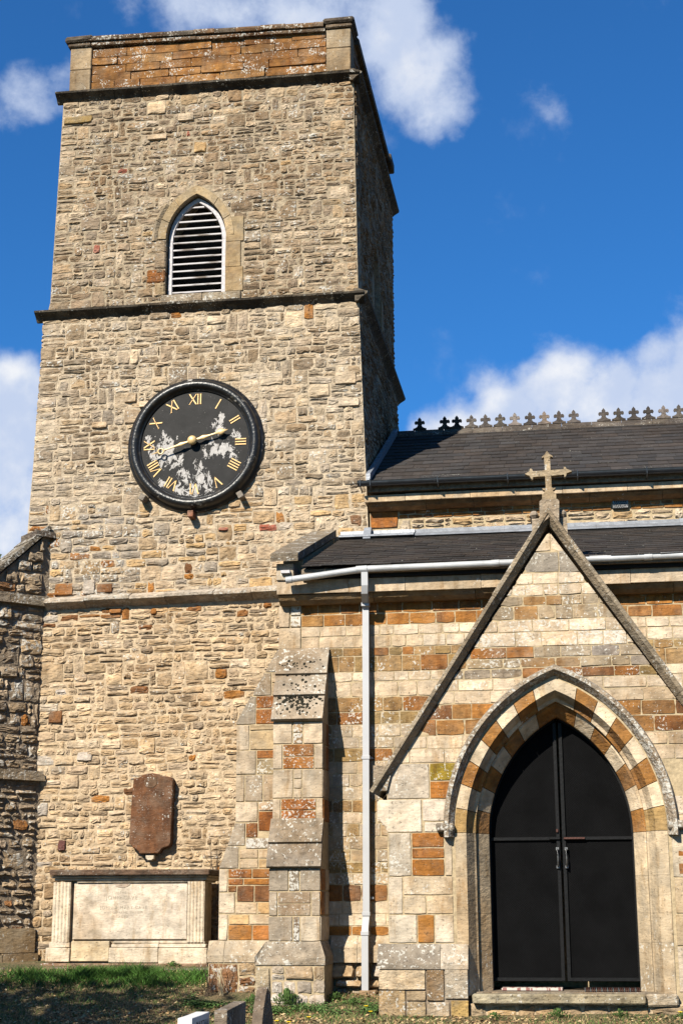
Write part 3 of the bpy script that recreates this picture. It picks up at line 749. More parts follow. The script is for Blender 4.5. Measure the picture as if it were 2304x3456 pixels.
# ------------------------------------------------------------------ clock
CX, CZ, CY = -5.705, 8.645, YM
CK = thing('tower_clock', 'round black tower clock with gilt numerals and hands, paint flaking, hung on the tower', 'clock', (CX, CY, CZ))
def lathe(prof, n=96, closed=False):
    V = []; F = []; m = len(prof)
    for k in range(n):
        a = 2*math.pi*k/n
        for r, d in prof: V.append((CX+r*math.cos(a), CY-d, CZ+r*math.sin(a)))
    for k in range(n):
        for j in range(m-1 if not closed else m):
            F.append([k*m+j, k*m+(j+1) % m, ((k+1) % n)*m+(j+1) % m, ((k+1) % n)*m+j])
    return fixn(V, F)
mk('rim', *lathe([(1.085, -.03), (1.09, .035), (1.075, .06), (1.045, .07), (1.035, .085), (1.03, .12), (1.01, .165), (.975, .19), (.935, .185), (.905, .16), (.893, .125), (.885, .12), (.865, .118), (.858, .08), (.858, -.03)], 120, True), M_RIM, CK, smooth=True)
DD = .092
V = [(CX, CY-DD, CZ)]+[(CX+.862*math.cos(2*math.pi*k/96), CY-DD, CZ+.862*math.sin(2*math.pi*k/96)) for k in range(96)]
dial = mk('dial', V, [[0, 1+(k+1) % 96, 1+k] for k in range(96)], M_DIAL, CK)
def stroke(p, q, w, y0=CY-DD-.010, y1=CY-DD+.004):
    p, q = np.array(p, float), np.array(q, float); d = q-p; d /= np.linalg.norm(d); n = np.array((-d[1], d[0]))*w/2
    c = [p+n, q+n, q-n, p-n]
    V = [(a[0], y, a[1]) for y in (y0, y1) for a in c]
    return V, [[0, 1, 2, 3], [7, 6, 5, 4]]+[[i, 4+i, 4+(i+1) % 4, (i+1) % 4] for i in range(4)]
GL = {'I': [((0, 0), (0, 1), 1.0, 0)], 'V': [((-.30, 1), (0, 0), 1.15, 0), ((.30, 1), (0, 0), .6, 0)], 'X': [((-.32, 1), (.32, 0), 1.15, 0), ((.32, 1), (-.32, 0), .6, 0)]}
WD = {'I': .26, 'V': .66, 'X': .72}
def numeral(txt, hour):
    a = math.pi/2-hour*math.pi/6; er = np.array((math.cos(a), math.sin(a))); et = np.array((math.sin(a), -math.cos(a)))
    H, r0 = .165, .645; tot = sum(WD[c] for c in txt); x = -tot/2; V = []; F = []
    for c in txt:
        xc = x+WD[c]/2; x += WD[c]
        for p, q, w, _ in GL[c]:
            P = [np.array((CX, CZ))+er*(r0+u[1]*H)+et*((xc+u[0])*H) for u in (p, q)]
            v, f = stroke(P[0], P[1], .0165*w); o = len(V); V += v; F += [[i+o for i in g] for g in f]
            for u in (p, q):                                     # serifs
                b0 = np.array((CX, CZ))+er*(r0+u[1]*H)+et*((xc+u[0]-.08)*H); b1 = np.array((CX, CZ))+er*(r0+u[1]*H)+et*((xc+u[0]+.08)*H)
                v, f = stroke(b0, b1, .005, CY-DD-.008); o = len(V); V += v; F += [[i+o for i in g] for g in f]
    V, F = fixn(V, F); mk('numeral', V, F, M_GOLD, dial)
for h, t in enumerate(('XII', 'I', 'II', 'III', 'IIII', 'V', 'VI', 'VII', 'VIII', 'IX', 'X', 'XI')): numeral(t, h)
def hand(name, ex, ez, prof, y):
    d = Vector((ex, 0, ez)); L = d.length; d.normalize(); V, F = [], []
    u = Vector((0, 1, 0)); n = d.cross(u)
    for s, r in prof:
        for k in range(8):
            a = 2*math.pi*k/8; p = Vector((CX-.02, y, CZ+.03))+d*(s*L)+(n*math.cos(a)+u*math.sin(a)*.45)*r; V.append(tuple(p))
    for i in range(len(prof)-1):
        for k in range(8): F.append([i*8+k, i*8+(k+1) % 8, (i+1)*8+(k+1) % 8, (i+1)*8+k])
    F += [list(range(8)), [(len(prof)-1)*8+k for k in range(8)]]
    V, F = fixn(V, F); return mk(name, V, F, M_GOLDP, CK, smooth=True)
YH = CY-DD-.075
hand('hour_hand', .56, .155, [(-.02, .03), (.12, .018), (.2, .022), (.30, .038), (.38, .026), (.46, .015), (.62, .014), (.68, .02), (.76, .055), (.84, .05), (.9, .022), (1.0, .004)], YH)
mh = hand('minute_hand', -.64, -.20, [(0, .03), (.14, .016), (.22, .026), (.28, .034), (.36, .018), (.55, .015), (.68, .012), (.70, .010)], YH-.02)
d = Vector((-.64, 0, -.20)); L = d.length; d.normalize(); n_ = Vector((-d.z, 0, d.x)); c0 = Vector((CX-.02, YH-.02, CZ+.03))+d*(L*.775)
V, F = [], []
for k in range(20):
    a = 2*math.pi*k/20; rr_ = .043
    for q in range(6):
        b2 = 2*math.pi*q/6; p = c0+(d*math.cos(a)+n_*math.sin(a))*(rr_+.013*math.cos(b2))+Vector((0, .010*math.sin(b2), 0)); V.append(tuple(p))
for k in range(20):
    for q in range(6): F.append([k*6+q, k*6+(q+1) % 6, ((k+1) % 20)*6+(q+1) % 6, ((k+1) % 20)*6+q])
mk('ring', *fixn(V, F), M_GOLDP, mh, smooth=True)
V, F = tube([c0+d*.045, c0+d*.09, c0+d*.16], [.014, .010, .003], 6); mk('tip', V, F, M_GOLDP, mh)
bm = bmesh.new(); bmesh.ops.create_uvsphere(bm, u_segments=20, v_segments=12, radius=.075)
V = [(v.co.x+CX-.02, v.co.y*.8+YH-.02, v.co.z+CZ+.03) for v in bm.verts]; F = [[v.index for v in f.verts] for f in bm.faces]; bm.free()
mk('hub', V, F, M_GOLDP, CK, smooth=True)
for x, z, tl, c in ((-6.50, 7.80, -.5, (.30, .27, .22, .2)), (-5.73, 7.50, 0, (.26, .12, .07, .1)), (-4.96, 7.77, .5, (.34, .31, .26, .2))):
    V, F = cbox(-.045, .045, CY-.20, CY+.06, -.05, .05, .006)
    ca, sa = math.cos(tl), math.sin(tl); V = [(x+v[0]*ca-v[2]*sa, v[1], z+v[0]*sa+v[2]*ca) for v in V]
    mk('bracket', V, F, M_COPE, CK, c)

# ------------------------------------------------------------------ wall tablet
zp = lambda x, y: (-6.222+(x-690)*.000765, 3.567-(y-380)*.000731)
TB = thing('memorial_tablet', 'brown weathered memorial tablet with scalloped foot fixed to the tower wall', 'tablet', (-6.24, YL, 2.4))
out = [zp(*p) for p in ((330, 480), (440, 455), (520, 400), (600, 385), (700, 372), (800, 390), (870, 430), (1000, 440), (1080, 470), (1113, 520), (1102, 1150), (1090, 1770), (1060, 1815), (1010, 1835), (960, 1845), (915, 1875), (880, 1930), (850, 1960), (490, 1960), (460, 1905), (420, 1870), (360, 1850), (330, 1800), (278, 1750), (295, 1100))]
def slab_poly(name, poly, y0, y1, mat, parent, col, bev=.012):
    c = np.mean(np.array(poly), 0); n = len(poly); V = []
    for y, k in ((y1, 0), (y0+bev, 0), (y0, bev)):
        for p in poly:
            p = np.array(p); d_ = c-p; q = p+d_/np.linalg.norm(d_)*k; V.append((q[0], y, q[1]))
    F = [list(range(n)), list(range(2*n, 3*n))]
    for r in (0, 1): F += [[r*n+i, r*n+(i+1) % n, (r+1)*n+(i+1) % n, (r+1)*n+i] for i in range(n)]
    V, F = fixn(V, F); return mk(name, V, F, mat, parent, col)
tab = slab_poly('slab', out, YL-.16, YL+.0, M_IRON, TB, (.155, .072, .027, .24))
slab_poly('roundel', [(-6.232+.10*math.cos(a*.35), 3.44+.085*math.sin(a*.35)) for a in range(18)], YL-.168, YL-.15, M_IRON, tab, (.17, .10, .055, .4), .006)
slab_poly('corbel', [zp(590, 1975), zp(765, 1975), zp(760, 2050), zp(720, 2088), zp(640, 2088), zp(600, 2050)], YL-.12, YL, M_ASH, TB, (.62, .55, .42, .1), .01)

# ------------------------------------------------------------------ chest tomb
TM = thing('chest_tomb', 'pale stone chest tomb with brown slab top and worn inscription below the tablet', 'tomb', (-6.25, 21.9, .88))
ty0, ty1 = 21.5, 22.28
cream = (.68, .595, .45, .15); lc = (.73, .645, .50, .08)
block('core', -7.2, -5.25, ty0+.09, ty1, .9, 2.03, M_ASH, TM, (.5, .42, .3, .1))
slabp = [(-7.365, 0), (-5.085, 0)]
V, F = cbox(-7.365, -5.085, ty0-.10, ty1+.10, 2.085, 2.165, .012, .004); mk('top_slab', V, F, M_COPE, TM, (.13, .085, .055, .15))
for x0, x1, p, z0, z1, c in ((-7.345, -5.12, .065, 2.055, 2.083, cream), (-7.32, -6.72, .03, 2.02, 2.053, cream), (-6.718, -5.14, .03, 2.015, 2.053, lc), (-7.0, -5.2, .01, 1.99, 2.014, cream)):
    block('cornice_moulding', x0, x1, ty0+.03-p, ty1, z0, z1, M_ASH, TM, c, .006)
panel = block('inscribed_panel', -7.048, -5.425, ty0+.05, ty0+.13, 1.228, 1.995, M_ASH, TM, (.76, .68, .545, .0), .006)
def pil(x0, x1):
    n = 40; P = []
    for k in range(n+1):
        f = k/n; x = x0+(x1-x0)*f; e = min(f, 1-f)
        P.append((x, ty0+.012-(.012*abs(math.sin(math.pi*5*f)) if e > .04 else 0)))
    P += [(x1, ty0+.2), (x0, ty0+.2)]
    return mk('reeded_pilaster', *prism(P, 'z', 1.19, 2.0), M_ASH, TM, cream)
pil(-7.335, -7.085); pil(-5.41, -5.172)
for x0, x1, z0, z1, y, c in ((-7.40, -7.055, .93, 1.115, -.03, cream), (-7.365, -7.07, 1.118, 1.19, 0, lc), (-7.045, -6.50, .94, 1.205, -.005, (.66, .56, .38, .1)), (-6.495, -5.80, .92, 1.115, -.03, cream), (-5.797, -5.118, .90, 1.115, -.03, cream),
                             (-6.47, -5.80, 1.118, 1.165, -.01, lc), (-5.797, -5.14, 1.118, 1.165, -.01, lc), (-6.45, -5.80, 1.168, 1.208, .02, cream), (-5.797, -5.16, 1.168, 1.208, .02, cream)):
    block('base_block', x0, x1, ty0+y, ty0+.35, z0, z1, M_ASH, TM, c, .008, .004)
block('base_block', -5.45, -5.13, ty0+.36, ty1, .90, 1.115, M_ASH, TM, cream, .008)
block('footing', -7.45, -5.1, ty0-.06, ty1+.05, .82, .918, M_COPE, TM, (.30, .20, .13, .3), .01, .008)
slab_poly('patch', [(-6.36+.13*math.cos(a*.5), 1.99-max(0, .07*math.sin(a*.5))) for a in range(8)], ty0+.044, ty0+.06, M_ASH, panel, (.50, .41, .32, .3), .003)
def text(name, s, x, z, y, size, mat, parent, rot=(math.pi/2, 0, 0), align='CENTER', depth=.0015, sx=1.0):
    cu = bpy.data.curves.new(name, 'FONT'); cu.body = s; cu.size = size; cu.align_x = align; cu.extrude = depth; cu.space_character = 1.25
    to = bpy.data.objects.new(name+'_tmp', cu); COL.objects.link(to); dg = bpy.context.evaluated_depsgraph_get()
    me = bpy.data.meshes.new_from_object(to.evaluated_get(dg)); bpy.data.objects.remove(to)
    me.materials.clear(); me.materials.append(mat); o = bpy.data.objects.new(name, me)
    o.rotation_euler = rot; o.scale = (sx, 1, 1); o.location = Vector((x, y, z))-wloc(parent); link(o, parent); return o
def wordline(line, x, z, h):
    ws = [text('inscription', w, x, z, ty0+.0485, h, M_INSC, panel, depth=.0012, align='LEFT') for w in line.split()]
    wd = [max(v.co.x for v in o.data.vertices)-min(v.co.x for v in o.data.vertices) for o in ws]; gap = h*.6; tot = sum(wd)+gap*(len(ws)-1); q = x-tot/2
    for o, w in zip(ws, wd): o.location.x += q-x; q += w+gap
for s, x, z, h in (('IN THE', -6.38, 1.842, .045), ('JOHN CAVE', -6.36, 1.765, .07), ('JOHN & MARY CAVE', -6.33, 1.635, .060), ('WHO DEPARTED THIS LIFE', -6.33, 1.575, .038), ('AGED', -6.33, 1.515, .045)): wordline(s, x, z, h)
# ------------------------------------------------------------------ nave
NV = thing('church_nave', 'nave with brown clerestory wall, dark slate roof, black gutter and fleur-de-lis ridge', 'church nave', (0, 26, .9))
NX0, NX1 = -2.995, 5.0
block('wall', NX0, NX1, 22.72, 29.9, .5, 7.60, M_MORTARA, NV, b=.004)
nm = Masonry(NV, M_RUB); rn = random.Random(21)
nm.add(south(22.72), rect8(-2.99, -2.56, 7.20, 7.47, .004, rn, .004), .03, rn, (.42, .165, .045, .1), .008, .012, 1, M_IRON, 1)
ironc = [(IRON, 4), (IRON2, 3), (BROWN, 1), ((.45, .24, .085), 2)]
for z0, z1, x0 in ((7.345, 7.41, -2.55), (7.41, 7.47, -2.55)):
    ashlar(nm, south(22.72), z0, z1, x0, .62, rn, (.13, .34), ironc, (.008, .02), .004, (0, .1), .005, M_IRON)
    ashlar(nm, south(22.72), z0, z1, .90, NX1, rn, (.13, .34), ironc, (.008, .02), .004, (0, .1), .005, M_IRON)
rubble(nm, south(22.72), 7.10, 7.342, lambda z: [(-2.55, .62), (.62, NX1)], rn, (.075, .125), (.16, .42), lambda r, x, z: mixc(r, [(CREAM, 4), (LCREAM, 2), (GOLD, 1), (IRON, .25)], .1, (0, .3)), (.008, .03))
nm.emit(200)
CPN = [(0, 0), (0, .10), (.27, .10), (.27, 0)]
course(joints(-3.04, 7.56, NX1, 7.60, .8), 22.45, CPN, M_ASH, [(.60, .48, .32, .05), (.64, .52, .36, .1)], NV, 'cornice_block')
course(joints(-3.00, 7.475, NX1, 7.495, .9), 22.49, [(.02, .082), (.235, .082), (.235, -.01), (.15, -.01), (.06, .03)], M_IRON, [(.34, .20, .09, .05), (.30, .17, .07, .1)], NV, 'cornice_moulding')
vg = block('air_vent', .64, .87, 22.66, 22.73, 7.35, 7.50, M_BLACK, NV, b=.004)
for k in range(9):
    for s in (-1, 1):
        x = .645+k*.0265; P = [(max(.645, min(.865, x+s*q*.055)), 7.36+q*.13) for q in (0, 1)]
        V = [(P[0][0]-.003, 22.655, P[0][1]), (P[0][0]+.003, 22.655, P[0][1]), (P[1][0]+.003, 22.655, P[1][1]), (P[1][0]-.003, 22.655, P[1][1])]
        V += [(a, 22.662, c) for a, b_, c in V]
        mk('grille_bar', V, [[0, 1, 2, 3], [7, 6, 5, 4]]+[[i, (i+1) % 4, 4+(i+1) % 4, 4+i] for i in range(4)], M_STEEL, vg)
# roof body and slates
mk('roof', *prism([(22.40, 7.80), (26.30, 9.77), (30.2, 7.80), (30.2, 7.7), (22.40, 7.7)], 'x', NX0+.02, NX1), M_MORTARB, NV)
def slates(parent, x0, x1, p0, p1, nc, wmean, rng, col, thick=.011, miss=0.0, lich=.05):
    SV, SF, SCo = [], [], []
    dy, dz = p1[0]-p0[0], p1[1]-p0[1]; L = math.hypot(dy, dz); ey = np.array((0, dy/L, dz/L)); en = np.array((0, -dz/L, dy/L)); g = L/nc
    for r in range(nc):
        x = x0-(wmean*.5 if r % 2 else 0)
        while x < x1-.01:
            e = x+wmean*rng.uniform(.88, 1.12)
            if x1-e < wmean*.35: e = x1
            a, b2 = max(x, x0)+.002, min(e, x1)-.002; x = e
            if b2-a < .04: continue
            s0 = r*g+rng.uniform(-.006, .006); s1 = s0+g*1.45; lift0 = .021+rng.uniform(-.002, .005); lift1 = .006; yaw = rng.uniform(-.006, .006)
            o = np.array((0, p0[0], p0[1])); V = []
            for lf in (0, -thick):
                for xx, ss, ll in ((a, s0+yaw, lift0), (b2, s0-yaw, lift0+rng.uniform(-.002, .003)), (b2, s1, lift1), (a, s1, lift1)):
                    V.append(o+np.array((xx, 0, 0))+ey*ss+en*(ll+lf))
            f = rng.uniform(.75, 1.28); w = rng.uniform(-.08, .08)
            cs = (col[0]*f*(1+w), col[1]*f, col[2]*f*(1-w), lich*rng.random() if r > 1 else .28*rng.random()); FS = [[0, 1, 2, 3], [7, 6, 5, 4]]+[[i, 4+i, 4+(i+1) % 4, (i+1) % 4] for i in range(4)]
            if a < x0+5.45: mk('slate', V, FS, M_SLATE, parent, cs)
            else: q = len(SV); SV += V; SF += [[i+q for i in t] for t in FS]; SCo += [cs]*8
    if SV: o = mk('far_slates', SV, SF, M_SLATE, parent, SCo); o['kind'] = 'stuff'
slates(NV, NX0+.01, NX1, (22.33, 7.78), (26.24, 9.752), 15, .29, random.Random(31), (.050, .044, .039))
# ridge capping with fleur cresting
ridz = 9.83
xs = [-2.98, -2.65, -2.13, -1.62, -1.10, -.585, -.07, .45, .96, 1.48, 2.0, 2.5, 3.0, 3.5, 4.0, 4.5, 5.0]
rr = random.Random(3)
for a, b2 in zip(xs[:-1], xs[1:]):
    f = rr.uniform(.8, 1.25); P = [(26.10, 9.70), (26.12, 9.745), (26.28, ridz+.0), (26.30, ridz+.03), (26.32, ridz), (26.48, 9.745), (26.50, 9.70), (26.30, ridz-.06)]
    mk('ridge_tile', *prism(P, 'x', a+.003, b2-.003), M_COPE, NV, (.115*f, .10*f, .085*f, .25))
fl = [(-.118, 0), (.118, 0), (.118, .028), (.085, .036), (.05, .055), (.034, .085), (.040, .108), (.058, .112), (.066, .102), (.082, .108), (.092, .13), (.085, .155), (.062, .168), (.038, .16), (.030, .172), (.034, .19), (.018, .212), (0, .236)]
fl = fl+[(-x, z) for x, z in fl[2:-1][::-1]]
crest = [(-2.56, .03), (-2.115, .025), (-1.90, .03), (-1.643, .10), (-1.395, .09), (-1.136, .05), (-.88, .26), (-.615, .06), (-.365, .28), (-.11, .10), (.145, .12), (.663, .10), (.92, .06), (1.18, .08), (1.43, .07), (1.69, .26), (1.95, .08), (2.2, .07), (2.45, .07), (2.7, .1), (2.96, .06), (3.22, .08), (3.48, .09), (3.74, .07), (4.0, .08), (4.26, .25), (4.52, .07)]
for x, al in crest:
    cz = ridz+.03
    mk('crest_ornament', *prism([(x+p[0], cz+p[1]) for p in fl], 'y', 26.285, 26.315), M_COPE, NV, (al*1.05, al*.95, al*.88, .12))
# lead flashing stepped up the tower
for k in range(9):
    y0 = 22.5+k*.41; z0 = 7.92+k*.41*.504
    P = [(y0, z0-.02), (y0+.42, z0+.19), (y0+.42, z0+.30), (y0, z0+.10)]
    mk('lead_flashing', *prism(P, 'x', -3.02+k*.001, -2.955+k*.001), M_LEAD, NV)
def gutter(name, x0, z0, x1, z1, y, r, mat, parent, lip=.012, n=10):
    V = []; F = []
    prof = [(y-r*math.cos(math.pi*k/n), -r*math.sin(math.pi*k/n)) for k in range(n+1)]
    prof = [(prof[0][0]-.004, lip)]+prof+[(prof[-1][0], lip)]
    inn = [(y-(r-.006)*math.cos(math.pi*k/n), -(r-.006)*math.sin(math.pi*k/n)) for k in range(n, -1, -1)]
    P = prof+[(inn[0][0], lip)]+inn+[(inn[-1][0], lip)]; m = len(P)
    for x, z in ((x0, z0), (x1, z1)): V += [(x, p[0], z+p[1]) for p in P]
    for i in range(m): F.append([i, (i+1) % m, m+(i+1) % m, m+i])
    F += [list(range(m)), list(range(m, 2*m))]
    # end stop
    V, F = fixn(V, F); return mk(name, V, F, mat, parent)
for a, b2 in ((-3.115, -1.96), (-1.955, -.92), (-.915, .10), (.105, 1.11), (1.115, 2.2), (2.205, 3.4), (3.405, 5.0)):
    gutter('gutter', a, 7.825, b2, 7.825, 22.30, .062, M_BLACKP, NV)
for x in (-3.10, -2.95, -1.94, -.905, .115, 1.117, 2.2):
    o = gutter('gutter_joint', x-.018, 7.829, x+.018, 7.829, 22.30, .070, M_BLACKP, NV)
    mk('gutter_clip', *prism([(22.222, 7.85), (22.23, 7.76), (22.30, 7.73), (22.46, 7.70), (22.46, 7.72), (22.31, 7.75), (22.24, 7.775), (22.23, 7.86)], 'x', x+.02, x+.035), M_BLACKP, NV)

# ------------------------------------------------------------------ south aisle
AI = thing('church_aisle', 'south aisle of banded brown and cream stone with slate lean-to roof and white gutter', 'church aisle', (0, 21, .6))
AY = 19.7; AX0, AX1 = -3.81, 5.0
block('wall', AX0+.01, AX1, AY+.012, 22.6, .3, 5.75, M_MORTARA, AI, b=.004)
GA = 1.53                                            # gable slope of the porch
def behind(x, z):                                    # hidden behind the porch
    lim = 6.0-GA*abs(x+.25)
    return z < lim-.25 and -2.1 < x < 1.6 and z < 5.9
am = Masonry(AI, M_ASH); ra = random.Random(41)
OC = [(IRON, 4), ((.45, .21, .06), 3), (IRON2, 2), ((.42, .24, .09), 1)]
CC = [(LCREAM, 3), (CREAM, 2), ((.66, .56, .41), 2), ((.62, .51, .36), 1)]
BR = [((.38, .24, .105), 3), ((.36, .25, .11), 2), ((.42, .28, .135), 2), (IRON2, .7)]
GT = [((.52, .43, .30), 3), ((.48, .40, .29), 2), ((.48, .37, .235), 2), ((.42, .31, .165), .8), (CREAM, 1)]
bands = [(5.335, 5.475, OC, M_IRON, (0, .12), (.22, .42)), (5.18, 5.335, OC, M_IRON, (0, .12), (.22, .40)), (5.045, 5.18, CC, M_ASH, (0, .15), (.18, .34)), (4.89, 5.045, CC, M_ASH, (0, .15), (.18, .36)),
         (4.78, 4.89, BR, M_IRON, (.15, .45), (.14, .3)), (4.575, 4.78, BR, M_IRON, (.15, .5), (.18, .4)), (4.45, 4.575, CC, M_ASH, (.1, .4), (.16, .3)), (4.25, 4.45, CC, M_ASH, (.1, .4), (.16, .34)),
         (4.06, 4.25, BR, M_IRON, (.2, .5), (.2, .4)), (3.90, 4.06, BR, M_IRON, (.2, .6), (.16, .34)), (3.74, 3.90, GT, M_ASH, (.3, .6), (.15, .3)), (3.60, 3.74, GT, M_ASH, (.3, .7), (.14, .3)), (3.43, 3.60, BR, M_IRON, (.1, .5), (.2, .4)),
         (3.28, 3.43, GT, M_ASH, (.2, .5), (.15, .3)), (3.12, 3.28, GT, M_ASH, (.2, .5), (.15, .34)), (2.95, 3.12, GT, M_ASH, (.2, .6), (.2, .4)), (2.80, 2.95, BR, M_IRON, (.1, .5), (.16, .35)), (2.66, 2.80, GT, M_ASH, (.4, .8), (.15, .3)),
         (2.50, 2.66, GT, M_ASH, (.2, .5), (.16, .3)), (2.34, 2.50, GT, M_ASH, (.2, .5), (.15, .32)), (2.19, 2.34, GT, M_ASH, (.2, .5), (.2, .4)), (2.05, 2.19, BR, M_IRON, (.3, .8), (.16, .34)), (1.915, 2.05, GT, M_ASH, (.5, .8), (.16, .3)),
         (1.71, 1.915, [(IRON2, 2), (BROWN, 1), ((.36, .17, .06), 1)], M_IRON, (0, .15), (.2, .36)), (1.56, 1.71, CC, M_ASH, (0, .2), (.2, .4)), (1.415, 1.56, CC, M_ASH, (0, .25), (.2, .36)), (1.30, 1.415, [(IRON2, 3), (IRON, 2)], M_IRON, (0, .2), (.2, .45))]
for z0, z1, cols, mat, li, LL in bands:
    x0 = AX0+.30 if z0 > 4.85 else -3.25
    ashlar(am, south(AY+.012), z0, z1, x0, AX1, ra, LL, cols, (.004, .010), .0035, li, .004, mat, skip=behind)
for x0, x1, z0, z1, c in ((-3.81, -3.66, 5.18, 5.475, (.66, .58, .45, .1)), (-3.655, -3.51, 5.335, 5.475, (.5, .42, .3, .95)), (-3.655, -3.51, 5.18, 5.33, (.5, .42, .3, .95)), (-3.81, -3.51, 4.89, 5.176, (.68, .6, .46, .15))):
    am.add(south(AY+.012), rect8(x0, x1, z0, z1, .004, ra, .003, .004), .02, ra, c, .004, .006, 1, M_ASH, 1, 'quoin')
rubble(am, south(AY+.03), .45, .99, lambda z: [(-3.2, -2.1)], ra, (.1, .18), (.18, .4), lambda r, x, z: mixc(r, [(GREY, 2), (TAN, 2), (CREAM, 1)], .1, (.2, .6)), (.10, .14))
am.emit(300)
for x0, x1 in ((-3.12, -2.79), (-2.785, -2.35)):
    mk('plinth_block', *prism([(AY-.01, 1.295), (AY-.115, 1.16), (AY-.115, .985), (AY+.1, .985), (AY+.1, 1.295)], 'x', x0, x1), M_ASH, AI, (.52, .43, .30, .35))
# cornice, gutter, pipe
course(joints(-3.79, 5.572, AX1, 5.575, .92), 19.45, [(0, 0), (0, .175), (.27, .175), (.27, 0)], M_ASH, [(.60, .49, .33, .08), (.64, .53, .38, .1), (.56, .46, .32, .15)], AI, 'cornice_block')
course(joints(-3.775, 5.478, AX1, 5.486, 1.1), 19.50, [(-.02, .090), (.22, .090), (.22, -.012), (.10, -.012), (.03, .03)], M_ASH, [(.34, .235, .12, .1), (.38, .27, .15, .1)], AI, 'cornice_moulding')
block('fascia', -3.45, AX1, 19.40, 19.5, 5.752, 5.86, M_BLACK, AI, b=.003)
mk('roof', *prism([(19.32, 5.86), (22.66, 7.005), (22.66, 5.80), (19.32, 5.80)], 'x', -3.44, AX1), M_MORTARB, AI)
slates(AI, -3.43, AX1, (19.24, 5.875), (22.62, 7.025), 15, .30, random.Random(32), (.042, .036, .031))
rl = random.Random(9); x = -3.43
while x < 4.9:
    e = min(x+rl.uniform(.9, 1.4), 5.0); y0 = 22.50 if x > -3.0 else 22.42
    P = [(y0+rl.uniform(-.03, .0), 7.02), (y0+.0, 7.05), (22.60+(.0 if x < -3 else .03), 7.10), (22.615+(0 if x < -3 else .06), 7.165+rl.uniform(-.015, .015)), (22.76, 7.165), (22.76, 6.96)]
    mk('lead_flashing', *prism(P, 'x', x, e-.002), M_LEAD, AI); x = e
mk('lead_flashing', *prism([(22.38, 6.98), (22.55, 7.19), (22.75, 7.19), (22.75, 6.98)], 'x', -3.06, -2.95), M_LEAD, AI)
for k in range(4):                                   # verge coping at the west end
    f0, f1 = k/4, (k+1)/4; ya, yb = 19.30+3.26*f0, 19.30+3.26*f1-.004; za, zb = 6.0+1.09*f0, 6.0+1.09*f1
    x0 = -3.845
    V, F = prism([(ya, za-.02), (yb, zb-.02), (yb, zb+.085), (ya, za+.085)], 'x', x0, x0+.36)
    mk('coping_stone', V, F, M_DARK, AI, tone((.26, .215, .15, .5)))
block('kneeler', -3.79, -3.565, 19.42, 20.0, 5.752, 5.975, M_ASH, AI, (.50, .43, .32, .2), .008, .003)
mk('verge_wall', *prism([(19.9, 5.7), (22.6, 5.7), (22.6, 7.05), (19.9, 6.12)], 'x', -3.79, -3.52), M_MORTARA, AI)
block('bracket', -3.72, -3.60, 19.36, 19.44, 5.835, 5.875, M_WOOD, AI, b=.003)
gutter('gutter', -3.62, 5.745, -2.72, 5.845, 19.30, .058, M_PVC, AI); gutter('gutter_joint', -3.635, 5.744, -3.555, 5.752, 19.30, .064, M_PVC, AI)
gutter('gutter_joint', -2.72, 5.853, -2.58, 5.857, 19.30, .066, M_PVC, AI)
for a, b2, z in ((-2.58, -.95, 5.855), (-.95, .95, 5.87), (.95, 5.0, 5.885)):
    gutter('gutter', a, z, b2, z+.012, 19.30, .058, M_PVC, AI)
for x in (-.95, .95): gutter('gutter_joint', x-.05, 5.868+.007*(x+1), x+.05, 5.872+.007*(x+1), 19.30, .064, M_PVC, AI)
def sq(name, path, w, mat, parent):
    V = []; F = []
    for (x, y, z) in path: V += [(x-w/2, y-w/2, z), (x+w/2, y-w/2, z), (x+w/2, y+w/2, z), (x-w/2, y+w/2, z)]
    for i in range(len(path)-1):
        for k in range(4): F.append([i*4+k, i*4+(k+1) % 4, (i+1)*4+(k+1) % 4, (i+1)*4+k])
    n = len(path)-1; F += [[0, 1, 2, 3], [n*4+k for k in range(4)]]
    V, F = fixn(V, F); return mk(name, V, F, mat, parent)
PXC = -2.655
dp = sq('downpipe', [(PXC+.04, 19.30, 5.79), (PXC+.04, 19.31, 5.62), (PXC+.03, 19.36, 5.52), (PXC+.012, 19.56, 5.42), (PXC+.01, 19.60, 5.36), (PXC-.012, 19.60, 1.62), (PXC-.014, 19.60, 1.52), (PXC-.016, 19.52, 1.40), (PXC-.017, 19.50, 1.30), (PXC-.02, 19.50, .66)], .082, M_PIPE, AI)
for z, x, y in ((5.42, PXC+.012, 19.55), (3.47, PXC, 19.60), (1.56, PXC-.013, 19.60), (1.33, PXC-.017, 19.50)):
    block('pipe_collar', x-.05, x+.05, y-.05, y+.05, z-.025, z+.025, M_PIPE, dp, b=.005)
for z in (3.47, 1.75): block('pipe_bracket', PXC-.07, PXC+.07, 19.645, 19.70, z-.014, z+.014, M_PIPE, dp, b=.003)
block('drain_stone', PXC-.08, PXC+.12, 19.40, 19.62, .58, .665, M_COPE, AI, (.4, .27, .15, .1), .01)

